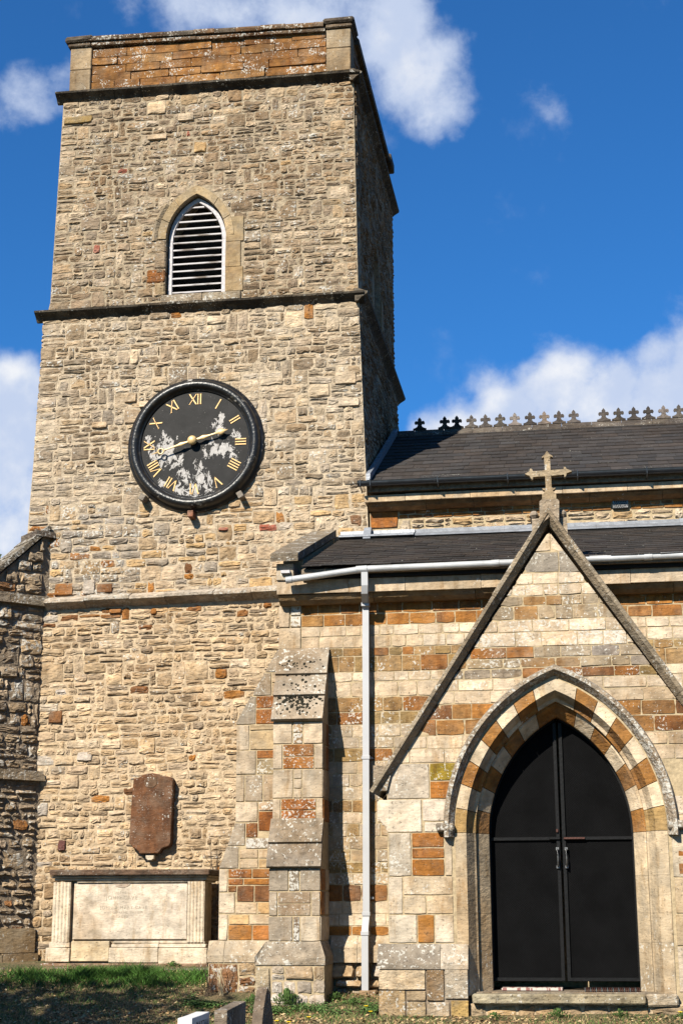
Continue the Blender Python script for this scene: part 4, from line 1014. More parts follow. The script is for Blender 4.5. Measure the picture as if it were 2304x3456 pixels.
# --- buttresses of the aisle's south-west corner
BY = 19.05; bx0, bx1 = -3.785, -3.147
sb = mk('south_buttress', *prism([(AY+.1, .3), (AY+.1, 4.75), (AY, 4.75), (19.24, 3.92), (19.24, 2.70), (BY, 2.12), (BY, .3)], 'x', bx0+.008, bx1-.008), M_MORTARA, AI)
bmz = Masonry(AI, M_ASH); rb = random.Random(51)
def bst(u0, u1, z0, z1, c, mat=M_ASH, Y=19.24, xa=bx0, xb=bx1, pri=1, prot=.012):
    w = xb-xa; bmz.add(south(Y), rect8(xa+w*u0, xa+w*u1, z0, z1, .0035, rb, .003, .004), prot, rb, c, .003, .006, 1, mat, pri, 'ashlar_block')
C1 = (.66, .565, .42, .12); C2 = (.60, .52, .39, .2); LI = (.45, .33, .2, .85); OI = (.42, .19, .055, .45); G1 = (.36, .31, .235, .35); G2 = (.45, .38, .28, .4)
rows = [(3.62, 3.90, [(0, .39, C1), (.61, 1, C1)], [(.40, .60, .5, LI)]), (3.31, 3.617, [(0, .20, C1), (.83, 1, C1)], [(.205, .825, .5, OI)]),
        (2.95, 3.307, [(0, .41, C2), (.59, 1, C2)], [(.415, .585, .33, C2)]), (2.665, 2.947, [(0, .17, C2), (.87, 1, C1)], [(.175, .865, .5, (.42, .17, .045, .55))])]
for z0, z1, q, mid in rows:
    for a, b2, c in q: bst(a, b2, z0, z1, c)
    for a, b2, f, c in mid:
        n = round(1/f)
        for k in range(n):
            za, zb = z0+(z1-z0)*k/n, z0+(z1-z0)*(k+1)/n
            bst(a, b2, za, zb, tone(c, .8, 1.15), M_IRON if c[0]-c[2] > .3 else M_ASH)
rows2 = [(1.83, 2.105, [(0, .38, G1), (.60, 1, G1)], [(.385, .595, 1, (.24, .19, .13, .8))]), (1.54, 1.827, [(0, .17, G2), (.82, 1, G2)], [(.175, .815, .5, (.36, .28, .19, .4))]), (1.245, 1.537, [(0, .47, G1), (.61, 1, C2)], [(.475, .605, 1, (.20, .15, .10, .8))])]
for z0, z1, q, mid in rows2:
    for a, b2, c in q: bst(a, b2, z0, z1, c, Y=BY)
    for a, b2, f, c in mid:
        n = round(1/f)
        for k in range(n): bst(a, b2, z0+(z1-z0)*k/n, z0+(z1-z0)*(k+1)/n, c, Y=BY)
# sides of the south buttress, east (shade)
for z0, z1, y1 in ((1.25, 1.54, BY), (1.55, 1.83, BY), (1.84, 2.1, BY), (2.67, 2.95, 19.24), (2.96, 3.3, 19.24), (3.31, 3.61, 19.24), (3.62, 3.9, 19.24)):
    ym = y1+(AY-y1)*rb.uniform(.4, .6)
    for a, b2 in ((y1, ym), (ym, AY-.005)):
        bmz.add(east(bx1-.008), rect8(a, b2, z0, z1, .003, rb, .002, .003), .010, rb, mixc(rb, [(C1[:3], 1), (IRON2, 1), (TAN, 1)], .1, (0, .3)), .003, .005, 1, M_ASH, 1, 'ashlar_block')
# west buttress: its south face in the plane of the wall
wy = AY-.01; wx1 = -3.70
for P in ([(-4.345, .3), (wx1, .3), (wx1, 4.87), (-3.83, 4.87), (-4.345, 3.95)], [(-4.55, .3), (-4.346, .3), (-4.346, 2.66), (-4.55, 2.12)]):
    mk('west_buttress', *prism(P, 'y', wy+.012, wy+.60), M_MORTARA, AI)
def wst(x0, x1, z0, z1, c, mat=M_ASH, cut=None):
    po = rect8(x0, x1, z0, z1, .0035, rb, .003, .004)
    for q in (cut or []): po = clip(po, *q)
    if len(po) > 2: bmz.add(south(wy+.012), po, .012, rb, c, .004, .006, 1, mat, 1, 'ashlar_block')
s1 = (-.92/.52, 1, 4.88+.92/.52*3.83)                 # upper set-off line
s1 = (-1.74, 1.0, 4.885+1.74*3.825); s2 = (-2.78, 1.0, 2.685+2.78*4.352)
GS = (.42, .37, .29, .45)
for x0, x1, z0, z1, c, mt, cu in [(-3.98, wx1, 4.60, 4.885, GS, M_ASH, [s1]), (-4.14, -3.90, 4.30, 4.595, GS, M_ASH, [s1]), (-3.895, wx1, 4.46, 4.595, C1, M_ASH, [s1]), (-3.895, wx1, 4.30, 4.455, C1, M_ASH, [s1]),
        (-4.36, -4.10, 3.93, 4.295, (.40, .345, .26, .4), M_ASH, [s1]), (-4.10, wx1, 4.13, 4.295, (.38, .155, .045, .5), M_IRON, []), (-4.10, wx1, 3.93, 4.125, (.40, .16, .04, .45), M_IRON, []),
        (-4.355, -4.18, 3.60, 3.925, C1, M_ASH, []), (-4.175, wx1, 3.85, 3.925, (.5, .39, .24, .1), M_ASH, []), (-4.175, wx1, 3.60, 3.845, (.58, .45, .27, .1), M_ASH, []),
        (-4.355, -4.09, 3.29, 3.597, C2, M_ASH, []), (-4.085, wx1, 3.49, 3.597, (.44, .18, .05, .3), M_IRON, []), (-4.085, wx1, 3.29, 3.486, (.48, .38, .22, .6), M_ASH, []),
        (-4.355, -4.235, 2.95, 3.287, C2, M_ASH, []), (-4.23, -4.0, 2.95, 3.287, G2, M_ASH, []), (-3.995, wx1, 2.95, 3.287, (.5, .39, .26, .3), M_ASH, []),
        (-4.355, -4.06, 2.69, 2.947, C1, M_ASH, []), (-4.055, wx1, 2.83, 2.947, (.55, .42, .28, .7), M_ASH, []), (-4.055, wx1, 2.58, 2.826, (.40, .16, .045, .1), M_IRON, []),
        (-4.56, -4.22, 2.40, 2.686, (.42, .36, .27, .5), M_ASH, [s2]), (-4.215, -4.06, 2.50, 2.686, (.36, .155, .05, .4), M_IRON, []), (-4.215, wx1, 2.36, 2.497, (.55, .5, .42, .9), M_ASH, []),
        (-4.58, -4.30, 2.12, 2.396, (.40, .345, .26, .5), M_ASH, [s2]), (-4.295, -4.05, 2.24, 2.357, CREAM+(.1,), M_ASH, []), (-4.045, wx1, 2.24, 2.357, CREAM+(.1,), M_ASH, []), (-4.295, -4.05, 2.12, 2.237, CREAM+(.1,), M_ASH, []), (-4.045, wx1, 2.12, 2.237, GOLD+(.1,), M_ASH, []),
        (-4.555, -4.44, 1.83, 2.117, C1, M_ASH, []), (-4.435, -4.13, 2.00, 2.117, (.36, .15, .045, .4), M_IRON, []), (-4.127, wx1, 2.00, 2.117, IRON2+(.1,), M_IRON, []), (-4.435, -4.24, 1.915, 1.997, (.34, .14, .045, .4), M_IRON, []), (-4.237, wx1, 1.915, 1.997, IRON+(.1,), M_IRON, []),
        (-4.32, -4.10, 1.71, 1.912, (.22, .10, .04, .1), M_IRON, []), (-4.097, wx1, 1.71, 1.912, BROWN+(.1,), M_IRON, []), (-4.435, -4.323, 1.83, 1.912, (.3, .14, .05, .5), M_IRON, []),
        (-4.555, -4.345, 1.57, 1.827, C1, M_ASH, []), (-4.34, -4.06, 1.56, 1.707, CREAM+(.1,), M_ASH, []), (-4.055, wx1, 1.56, 1.707, GOLD+(.1,), M_ASH, []), (-4.42, -4.16, 1.435, 1.557, GOLD+(.1,), M_ASH, []), (-4.157, wx1, 1.435, 1.557, CREAM+(.1,), M_ASH, []),
        (-4.555, -4.43, 1.245, 1.565, C1, M_ASH, []), (-4.425, -4.12, 1.245, 1.432, IRON+(.05,), M_IRON, []), (-4.117, wx1, 1.245, 1.432, (.48, .2, .06, .05), M_IRON, [])]:
    wst(x0, x1, z0, z1, c, mt, cu)
rubble(bmz, south(wy-.09), .45, .98, lambda z: [(-4.655, -3.85)], rb, (.12, .2), (.2, .42), lambda r, x, z: mixc(r, [((.34, .22, .12), 3), (TAN, 1), (BROWN, 1), (GREY, 1)], .12, (.2, .6)), (.01, .035), mat=M_DARK)
rubble(bmz, south(BY-.09), .42, .965, lambda z: [(-3.73, -3.085)], rb, (.1, .16), (.16, .36), lambda r, x, z: mixc(r, [(GREY, 2), (LGREY, 2), (TAN, 1)], .1, (.2, .5)), (.004, .022), rough=.008, g=.003)
bmz.add(south(BY-.09), rect8(-3.925, -3.735, .45, .955, .004, rb, .006), .03, rb, (.44, .37, .25, .4), .006, .012, 2, M_COPE, 1)
bmz.emit(260)
block('buttress_base', -4.65, -3.5, wy-.085, wy+.5, .3, .985, M_MORTARA, AI, b=.004)
block('buttress_base', -3.92, -3.09, BY-.085, AY, .3, .972, M_MORTARA, AI, b=.004)
for x0, x1 in ((-4.665, -4.46), (-4.455, -3.83)):
    mk('plinth_block', *prism([(wy+.0, 1.242), (wy-.10, 1.07), (wy-.10, .986), (wy+.3, .986), (wy+.3, 1.242)], 'x', x0, x1), M_ASH, AI, (.50, .42, .30, .4))
P0 = [(-3.93, .974), (-3.08, .974), (-3.08, 1.07), (-3.15, 1.243), (-3.815, 1.243), (-3.93, 1.07)]
V, F = prism(P0, 'y', BY-.10, AY-.02); V = [(x, (y+.10 if (z > 1.2 and y < BY) else y), z) for x, y, z in V]; mk('plinth_block', V, F, M_COPE, AI, (.40, .345, .26, .45))
# sloping set-offs
mossy = (.44, .38, .29, .45)
def setoff(x0, x1, ya, za, yb, zb, th, col, name='setoff_slab', mat=M_MOSS):
    d_ = np.array((yb-ya, zb-za)); d_ /= np.linalg.norm(d_); n = np.array((-d_[1], d_[0]))
    P = [(ya, za), (ya+n[0]*th, za+n[1]*th), (yb+n[0]*th, zb+n[1]*th), (yb, zb)]
    return mk(name, *prism(P, 'x', x0, x1), mat, AI, col)
so = []
ysl = lambda z: 19.24+(z-3.90)*(AY-.02-19.24)/(4.80-3.90)
for k, (z0, z1) in enumerate(((4.515, 4.87), (4.225, 4.53), (3.90, 4.24))):
    so.append(setoff(bx0-.02+.004*k, bx1+.012-.004*k, ysl(z0)-.045, z0, ysl(z1)-.002, z1, .05, mossy))
so2 = [setoff(bx0-.012, bx1+.008, 19.24-.145, 2.385, 19.24+.03, 2.675, .06, (.40, .35, .27, .4), mat=M_COPE), setoff(bx0-.02, bx1+.01, BY-.03, 2.105, 19.135, 2.41, .05, (.36, .31, .24, .4), mat=M_COPE)]
# moss cushions on the upper set-off
rm = random.Random(66)
V = []; F = []
for k in range(330):
    z = rm.choice([rm.gauss(4.28, .08), rm.gauss(4.08, .09), rm.gauss(4.63, .05), rm.uniform(3.93, 4.3)]); x = rm.gauss(-3.50, .12) if rm.random() < .6 else rm.uniform(bx0+.03, bx1-.03)
    if not (3.93 < z < 4.72 and bx0 < x < bx1): continue
    r = rm.uniform(.008, .024); y = ysl(z)-.062-.018*(1-((z-3.9) % .31)/.31); c = np.array((x, y, z)); n = np.array((0, -.87, .5)); o = len(V); t2 = np.array((0, .5, .87))
    for (rr_, h) in ((1.15, -.15), (1.0, .35), (.55, .75)):
        for q in range(7):
            a = 2*math.pi*q/7+k; V.append(c+(np.array((1, 0, 0))*math.cos(a)+t2*math.sin(a))*r*rr_*rm.uniform(.8, 1.2)+n*r*h)
    for s in (0, 1):
        for q in range(7): F.append([o+s*7+q, o+s*7+(q+1) % 7, o+s*7+7+(q+1) % 7, o+s*7+7+q])
    F.append([o+14+q for q in range(7)])
mo = mk('moss', V, F, M_MOSSCL, AI, smooth=True); mo['kind'] = 'stuff'
# ------------------------------------------------------------------ porch
PO = thing('church_porch', 'gabled porch front with striped pointed arch and stone cross on top', 'porch', (-.25, 18.9, .42))
PY = 18.5; AXC = -.255; SPR = 2.475; OFF = .70
def hw(z, r): 
    if z <= SPR: return r-OFF
    q = r*r-(z-SPR)**2
    return math.sqrt(q)-OFF if q > OFF*OFF else 0.0
PXL, PXR = -2.265, 1.755
gz = lambda x: 6.03-1.475*abs(x-AXC)                    # wall line under the coping
RC = 1.915                                              # wall cut at the outer order
apx = SPR+math.sqrt(RC*RC-OFF*OFF)
arc = [(hw(SPR+(apx-SPR)*k/14, RC), SPR+(apx-SPR)*k/14) for k in range(15)]; arc[-1] = (0, apx)
for sg, xe in ((-1, PXL), (1, PXR)):
    P = [(AXC+sg*(RC-OFF), .3), (xe, .3), (xe, gz(xe)), (AXC, gz(AXC))]+[(AXC+sg*w, z) for w, z in arc[::-1]]
    mk('wall', *prism(P, 'y', PY+.012, PY+.62), M_MORTARA, PO)
for xa, xb in ((PXL, PXL+.4), (PXR-.4, PXR)): block('side_wall', xa, xb, PY+.622, 19.71, .3, 2.9, M_MORTARA, PO, b=.004)
for sg in (-1, 1):
    P = [(AXC, 5.95), (AXC+sg*2.1, 5.95-1.475*2.1), (AXC+sg*2.1, 5.80-1.475*2.1), (AXC, 5.80)]
    mk('roof', *prism(P, 'y', PY+.2, 19.71), M_SLATE, PO, (.05, .045, .04, .1))
block('floor', -1.7, 1.2, PY+.1, 19.7, .4, .695, M_COPE, PO, (.3, .25, .18, .2), .004)
pm = Masonry(PO, M_ASH); rp = random.Random(61)
def pclip(po):
    # gable lines, then push out of the arch hood
    for sg in (-1, 1): po = clip(po, 1.475*sg, 1.0, 6.05+1.475*sg*AXC)
    if len(po) < 3: return po
    RH = 1.955; res = []
    Q = []
    for i in range(len(po)):
        p, q = po[i], po[(i+1) % len(po)]; L = math.hypot(q[0]-p[0], q[1]-p[1]); n = max(1, int(L/.06))
        for k in range(n): Q.append((p[0]+(q[0]-p[0])*k/n, p[1]+(q[1]-p[1])*k/n))
    ins = lambda p: abs(p[0]-AXC) < hw(p[1], RH) if p[1] > SPR else abs(p[0]-AXC) < RH-OFF
    fl = [ins(p) for p in Q]
    if not any(fl): return po
    if sum(fl) > .86*len(fl): return []
    for p, f in zip(Q, fl):
        if f:
            sg = -1 if p[0] < AXC else 1
            if p[1] <= SPR: p = (AXC+sg*(RH-OFF), p[1])
            else:
                cx = AXC-sg*OFF; dx, dz = p[0]-cx, p[1]-SPR; m = math.hypot(dx, dz); p = (cx+dx*RH/m, SPR+dz*RH/m)
        if not res or math.hypot(p[0]-res[-1][0], p[1]-res[-1][1]) > .012: res.append(p)
    # drop collinear points
    out_ = []
    for i in range(len(res)):
        a, b2, c = np.array(res[i-1]), np.array(res[i]), np.array(res[(i+1) % len(res)])
        cr = abs((b2-a)[0]*(c-b2)[1]-(b2-a)[1]*(c-b2)[0])
        if cr > 2e-5: out_.append(res[i])
    return out_
GL2 = [((.38, .31, .21), 3), ((.42, .33, .21), 2), ((.36, .22, .10), 1.2), ((.34, .29, .225), 1)]
pb = [(3.29, 3.455, CC, M_ASH, (.05, .25), (.22, .42)), (3.455, 3.61, CC, M_ASH, (.05, .25), (.4, .7)), (3.61, 3.80, [(IRON2, 2), ((.38, .20, .07), 2), (BROWN, 1)], M_IRON, (.1, .5), (.2, .45)), (3.80, 3.98, [(IRON, 2), ((.38, .20, .07), 2), (BROWN, 1)], M_IRON, (.1, .5), (.2, .45)),
      (3.98, 4.13, CC, M_ASH, (.1, .3), (.3, .6)), (4.13, 4.27, CC, M_ASH, (.2, .5), (.3, .6)), (4.27, 4.39, [(IRON2, 2), (OLIVE, 1), (BROWN, 1), ((.34, .28, .2), 1)], M_IRON, (.1, .6), (.2, .45)), (4.39, 4.51, GL2, M_ASH, (.2, .6), (.2, .45)), (4.51, 4.645, [(IRON2, 1), ((.40, .33, .23), 2), ((.34, .3, .25), 2)], M_ASH, (.2, .6), (.2, .45)),
      (4.645, 4.82, CC, M_ASH, (.5, .85), (.24, .5)), (4.82, 4.97, CC, M_ASH, (.3, .7), (.24, .45)), (4.97, 5.14, GL2, M_ASH, (.3, .55), (.18, .3)), (5.14, 5.26, GL2, M_ASH, (.3, .6), (.18, .3)), (5.26, 5.40, CC, M_ASH, (.4, .75), (.16, .34)), (5.40, 5.54, CC, M_ASH, (.3, .6), (.2, .4)),
      (5.54, 5.80, [((.30, .27, .22), 2), ((.34, .24, .12), 1)], M_ASH, (.1, .5), (.3, .5)), (5.80, 6.02, CC, M_ASH, (0, .1), (.5, .6))]
for z0, z1, cols, mat, li, LL in pb:
    ashlar(pm, south(PY+.012), z0, z1, AXC-2.0, 1.75, rp, LL, cols, (.004, .010), .003, li, .005, mat, pclip, skip=lambda x, z: abs(x-AXC) < hw(z, 1.7))
OR3 = (.38, .16, .04, .15)
pm.add(south(PY+.012), [(-1.858, 2.865), (-2.385, 2.865), (-2.385, 2.68), (-2.33, 2.60), (-2.29, 2.56), (-2.262, 2.492), (-1.858, 2.492)], .012, rp, (.70, .62, .48, .05), .004, .006, 1, M_ASH, 1, 'ashlar_block')
def pst(x0, x1, z0, z1, c, mat=M_ASH, prot=.012, Y=PY+.012, nm='ashlar_block'):
    po = rect8(x0, x1, z0, z1, .0035, rp, .004, .006); po = pclip(po) if Y > PY else po
    if len(po) > 2: pm.add(south(Y), po, prot, rp, c, .004, .006, 1, mat, 1, nm)
JX = -1.463
for a in [(-2.262, -1.76, 2.87, 3.287, (.52, .46, .36, .35)), (-1.755, -1.40, 3.08, 3.287, (.36, .27, .03, .35), M_IRON), (-1.755, -1.40, 2.87, 3.077, (.40, .17, .04, .25), M_IRON),
          (-1.85, -1.55, 2.61, 2.867, (.66, .58, .46, .1)), (-1.83, -1.6, 2.485, 2.607, (.66, .6, .48, .05)),
          (-2.255, -1.985, 1.985, 2.486, (.55, .49, .38, .5)), (-1.98, -1.60, 2.31, 2.48, OR3, M_IRON), (-1.98, -1.60, 2.185, 2.307, OR3, M_IRON), (-1.98, -1.60, 1.985, 2.182, (.40, .175, .045, .2), M_IRON), (-1.597, JX, 1.985, 2.475, (.64, .54, .39, .05)),
          (-2.262, -2.09, 1.555, 1.98, (.62, .54, .41, .1)), (-2.087, -1.475, 1.77, 1.98, (.60, .50, .35, .3)), (-2.087, -1.82, 1.555, 1.767, (.60, .49, .33, .1)), (-1.817, -1.475, 1.555, 1.767, (.64, .52, .35, .05)),
          (-2.262, -1.93, 1.235, 1.552, (.64, .57, .44, .1)), (-1.927, -1.73, 1.235, 1.552, (.37, .17, .035, .05), M_IRON), (-1.727, JX, 1.235, 1.552, (.68, .60, .46, .1)),
          (.955, 1.40, 1.95, 2.475, (.60, .52, .38, .2)), (1.05, 1.7, 2.30, 2.475, OR3, M_IRON), (1.06, 1.7, 2.12, 2.297, OR3, M_IRON), (1.06, 1.7, 1.98, 2.117, IRON2+(.1,), M_IRON), (.955, 1.0, 1.55, 1.947, (.6, .5, .34, .05)), (1.003, 1.7, 1.55, 1.947, (.60, .48, .31, .05)), (.955, 1.7, 1.20, 1.547, (.60, .49, .32, .1)),
          (.955, 1.7, .70, 1.197, (.64, .55, .41, .3)), (1.05, 1.7, 2.65, 2.87, (.66, .58, .45, .1)), (.95, 1.7, 2.478, 2.647, CREAM+(.2,)), (1.3, 1.75, 2.87, 3.08, OR3, M_IRON), (1.2, 1.75, 3.083, 3.287, (.4, .2, .06, .3), M_IRON)]:
    pst(*a)
for x0, x1, z0, z1, c, Y in [(-2.375, -2.06, .43, .72, (.50, .38, .22, .45), PY-.09), (-2.375, -1.83, .72, .945, (.66, .55, .38, .3), PY-.09), (-1.825, -1.62, .60, .945, (.26, .18, .10, .5), PY-.09), (-1.62, -1.345, .62, 1.03, (.46, .4, .3, .5), PY-.09), (-2.055, -1.83, .43, .60, (.5, .4, .25, .4), PY-.09), (-1.825, -1.56, .43, .595, (.44, .36, .25, .5), PY-.09), (-2.055, -1.83, .60, .717, (.42, .33, .21, .3), PY-.09), (-1.555, -1.345, .38, .615, (.44, .31, .13, .2), PY-.09)]:
    pst(x0, x1, z0, z1, c, M_COPE, .02, Y)
block('plinth_core', -2.36, -1.36, PY-.085, PY+.2, .3, .95, M_MORTARB, PO, b=.004)
pm.emit(280)
for x0, x1, c in ((-2.385, -1.665, (.28, .245, .19, .5)), (-1.66, -1.345, (.50, .44, .34, .45))):
    mk('plinth_block', *prism([(PY, 1.225), (PY-.05, 1.16), (PY-.115, 1.0), (PY-.115, .95), (PY+.2, .95), (PY+.2, 1.225)], 'x', x0, x1), M_MOSS, PO, c)
# arch orders: outer (face and chamfer), inner (fillet and chamfer), hood
vc = [(.38, .19, .06), (.66, .56, .40), (.42, .30, .13), (.68, .58, .42), (.38, .18, .06), (.66, .55, .39), (.44, .22, .075)]
R_O1, R_C1, R_F2, R_C2, R_IN = 1.915, 1.785, 1.705, 1.66, 1.545
n1 = 8
for side in (-1, 1):
    for k in range(n1):
        c = vc[(k) % 2 if k else 2]; c = (vc[0] if k % 2 == 0 else vc[1]); c = tone(c)[:3]
        if k == 0: c = (.44, .30, .13)
        arc_piece('voussoir', AXC, SPR, OFF, side, R_F2-.02, R_O1, k/n1+.002, (k+1)/n1-.002 if k < n1-1 else 1, [(1, PY), ((R_C1-R_F2+.02)/(R_O1-R_F2+.02), PY), (.16, PY+.16), (0, PY+.18), (0, PY+.40), (1, PY+.40)], M_IRON if c[2] < .2 else M_ASH, PO, (*c, rp.uniform(0, .12)), 3)
    n2 = 7
    for k in range(n2):
        c = (vc[0] if k % 2 == 0 else vc[3]); c = tone(c)[:3]
        arc_piece('voussoir', AXC, SPR, OFF, side, R_IN, R_F2-.004, k/n2+.002, (k+1)/n2-.002 if k < n2-1 else 1, [(1, PY+.25), ((R_C2-R_IN)/(R_F2-R_IN), PY+.25), (0, PY+.40), (0, PY+.60), (1, PY+.60)], M_IRON if c[2] < .2 else M_ASH, PO, (*c, rp.uniform(0, .1)), 3)
    n3 = 6
    for k in range(n3):
        arc_piece('hood_stone', AXC, SPR+.02, OFF, side, 1.922, 2.045, k/n3+(.0 if k else -.03), (k+1)/n3-.002 if k < n3-1 else 1, [(0, PY+.02), (.04, PY-.005), (.5, PY-.115), (.85, PY-.115), (1, PY-.05), (1, PY+.05), (0, PY+.05)], M_COPE, PO, (.36, .30, .22, .75), 4)
    xa = AXC+side*(2.0-OFF); x0, x1 = sorted((xa-side*.08, xa+side*.13))
    block('hood_stop', x0, x1, PY-.10, PY+.02, SPR+.02, SPR+.11, M_COPE, PO, (.30, .26, .2, .6), .015, .003)
# jambs
def jambp(name, prof, z0, z1, side, c):
    P = [(AXC+side*(r-OFF), y) for r, y in prof]
    mk(name, *prism(P, 'z', z0, z1), M_ASH, PO, c)
jz = [(.66, 1.235), (1.237, 1.56), (1.562, 1.98), (1.982, 2.473)]
for side in (-1, 1):
    for z0, z1 in jz:
        c = tone((.62, .51, .345, .12 if z0 > .7 else .4), .93, 1.06)
        jambp('jamb_stone', [(R_O1+(.0 if side < 0 else 0), PY-.002), (R_C1, PY-.002), (R_F2-.0, PY+.16), (R_F2-.02, PY+.18), (R_F2-.02, PY+.40), (R_O1, PY+.40)], z0, z1, side, c)
        c = tone(c, .93, 1.05)
        jambp('jamb_stone', [(R_F2-.023, PY+.25), (R_C2, PY+.25), (R_IN, PY+.40), (R_IN, PY+.60), (R_F2-.023, PY+.60)], z0, z1, side, c)
# gable coping: stones up each slope
sl = math.atan(1.53); es = np.array((math.cos(sl), math.sin(sl)))
def cope(side, s0, s1, c):
    # chamfered coping stone, measured from the foot of the slope
    b0 = np.array((-2.405, 2.93)); nrm = np.array((-es[1], es[0])); V = []; j1 = rp.uniform(-.006, .006)
    prof = [(.066+j1, PY+.48), (.066+j1, PY-.10), (.052, PY-.115+j1), (.018, PY-.115+j1), (-.045, PY-.01), (-.045, PY+.48)]
    for s in (s0, s1):
        for d_, y in prof:
            p = b0+es*s+nrm*d_
            if s == s1 and s1 > 3.85: q = b0+es*s0+nrm*d_; p = np.array((AXC-.001, q[1]+(AXC-q[0])*math.tan(sl)))
            V.append((p[0] if side < 0 else 2*AXC-p[0], y, p[1]))
    n = len(prof); F = [list(range(n)), list(range(n, 2*n))]+[[i, (i+1) % n, n+(i+1) % n, n+i] for i in range(n)]
    V, F = fixn(V, F); mk('coping_stone', V, F, M_COPE, PO, c)
for side in (-1, 1):
    ss = [0, .62, 1.32, 2.02, 2.75, 3.38, 3.98]
    for a, b2 in zip(ss[:-1], ss[1:]): cope(side, a+.002, b2-.002, tone((.34, .285, .20, .4), .8, 1.2))
for side in (-1, 1):
    X = lambda x: x if side < 0 else 2*AXC-x
    P = [(X(-2.42), 2.97), (X(-2.26), 2.97), (X(-2.21), 3.16), (X(-2.30), 3.26), (X(-2.42), 3.27)]
    mk('kneeler', *prism(P, 'y', PY-.04, PY+.42), M_COPE, PO, (.34, .28, .2, .65))
# apex stone and cross
lic = (.42, .36, .27, .25)
V, F = prism([(-.455, 6.02), (-.30, 6.13), (-.25, 6.22), (-.20, 6.13), (-.03, 6.02), (-.03, 6.22), (-.455, 6.22)], 'y', PY+.02, PY+.46); mk('apex_stone', V, F, M_COPE, PO, lic)
for sx in (-1, 1): block('apex_stone', *sorted((AXC+sx*.118, AXC+sx*.222)), PY-.02, PY+.4, 6.225, 6.312, M_COPE, PO, (.36, .31, .24, .3), .03)
V, F = prism([(-.36, 6.08), (-.30, 6.155), (-.24, 6.20), (-.18, 6.14), (-.13, 6.06), (-.115, 6.40), (-.14, 6.425), (-.325, 6.425), (-.352, 6.40)], 'y', PY-.10, PY+.10); mk('apex_stone', V, F, M_COPE, PO, lic)
cr = [(-.318, 6.427), (-.148, 6.427), (-.150, 6.50), (-.165, 6.506), (-.188, 6.545), (-.160, 6.56), (-.152, 6.578), (-.180, 6.572), (-.198, 6.582), (-.202, 6.728), (-.045, 6.738), (-.038, 6.702), (-.020, 6.722), (-.012, 6.752), (.052, 6.776), (-.012, 6.808), (-.022, 6.832), (-.044, 6.838), (-.046, 6.806), (-.204, 6.800),
      (-.206, 6.955), (-.200, 6.975), (-.170, 6.962), (-.176, 6.985), (-.205, 7.0), (-.24, 7.045), (-.272, 7.0), (-.302, 6.978), (-.305, 6.955), (-.282, 6.970), (-.276, 6.952), (-.274, 6.80), (-.415, 6.795), (-.430, 6.826), (-.452, 6.832), (-.458, 6.80), (-.518, 6.766), (-.458, 6.736), (-.446, 6.706), (-.424, 6.690), (-.418, 6.724), (-.274, 6.728),
      (-.270, 6.582), (-.286, 6.572), (-.312, 6.578), (-.306, 6.558), (-.280, 6.545), (-.300, 6.506), (-.318, 6.50)]
mk('cross_finial', *prism(cr, 'y', PY-.06, PY+.03), M_COPE, PO, (.47, .385, .255, .22))
# step
block('step', -1.305, .62, PY-.16, PY+.30, .575, .682, M_COPE, PO, (.40, .36, .25, .35), .014, .004)
block('step', .63, .98, PY-.10, PY+.2, .55, .69, M_COPE, PO, (.50, .44, .33, .4), .02, .006)
st = Masonry(PO, M_RUB); rs_ = random.Random(5)
rubble(st, south(PY-.03), .30, .572, lambda z: [(-1.34, .66), (.66, 1.7)], rs_, (.09, .15), (.18, .5), lambda r, x, z: mixc(r, [(TAN, 2), ((.42, .33, .21), 2), (GOLD, 1)], .1, (.1, .4)), (.01, .04))
st.emit(40)
block('footing', -1.34, 1.7, PY-.03, PY+.2, .25, .574, M_MORTAR, PO, b=.004)
# --- doors: two steel framed leaves filled with expanded metal
DR = thing('door_gate', 'black steel double gate with wire mesh closing the pointed porch arch', 'gate', (AXC, 18.9, .79))
DY = 19.06; Rd = R_IN+.02
def leaf(side):
    a, zb = Rd-OFF, .795; ap = SPR+math.sqrt(Rd*Rd-OFF*OFF)
    pts = [(hw(SPR+(ap-SPR)*k/12, Rd), SPR+(ap-SPR)*k/12) for k in range(13)]; pts[-1] = (.012, ap-.02)
    P = [(AXC+side*.012, zb), (AXC+side*a, zb)]+[(AXC+side*max(w, .012), z) for w, z in pts]
    lf = mk('gate_leaf', *prism(P, 'y', DY, DY+.006), M_WIRE, DR)
    f = .045
    bars = [(AXC+side*.012, AXC+side*(.012+f), zb, ap-.08, 0), (AXC+side*.012, AXC+side*a, zb, zb+.04, .003), (AXC+side*.012, AXC+side*a, 2.40, 2.44, .003), (AXC+side*(a-.04), AXC+side*a, zb, SPR, 0)]
    for x0, x1, z0, z1, e in bars: block('frame_bar', min(x0, x1), max(x0, x1), DY-.03-e, DY-.002, z0, z1, M_FRAME, lf, b=.004)
    arc_piece('frame_head', AXC, SPR, OFF, side, Rd-.04, Rd, 0, .985, [(0, DY-.03), (1, DY-.03), (1, DY-.001), (0, DY-.001)], M_FRAME, lf, (1, 1, 1, 1), 12)
    # pull handle: a loop of bar with two lugs
    x = AXC+side*.035+(-.012 if side < 0 else .02)
    V, F = tube([(x, DY-.03, 2.30), (x, DY-.085, 2.29), (x, DY-.09, 2.20), (x, DY-.085, 2.10), (x, DY-.03, 2.09)], .009, 8); hd = mk('handle', V, F, M_STEEL, lf, smooth=True)
    for z in (2.09, 2.30): block('lug', x-.02, x+.02, DY-.055, DY-.028, z-.018, z+.018, M_STEEL, hd, b=.004)
    return lf
gl = leaf(-1); gr = leaf(1)
block('slide_bolt', AXC+.03, AXC+.28, DY-.058, DY-.034, 2.408, 2.432, M_RUST, gr, b=.005)
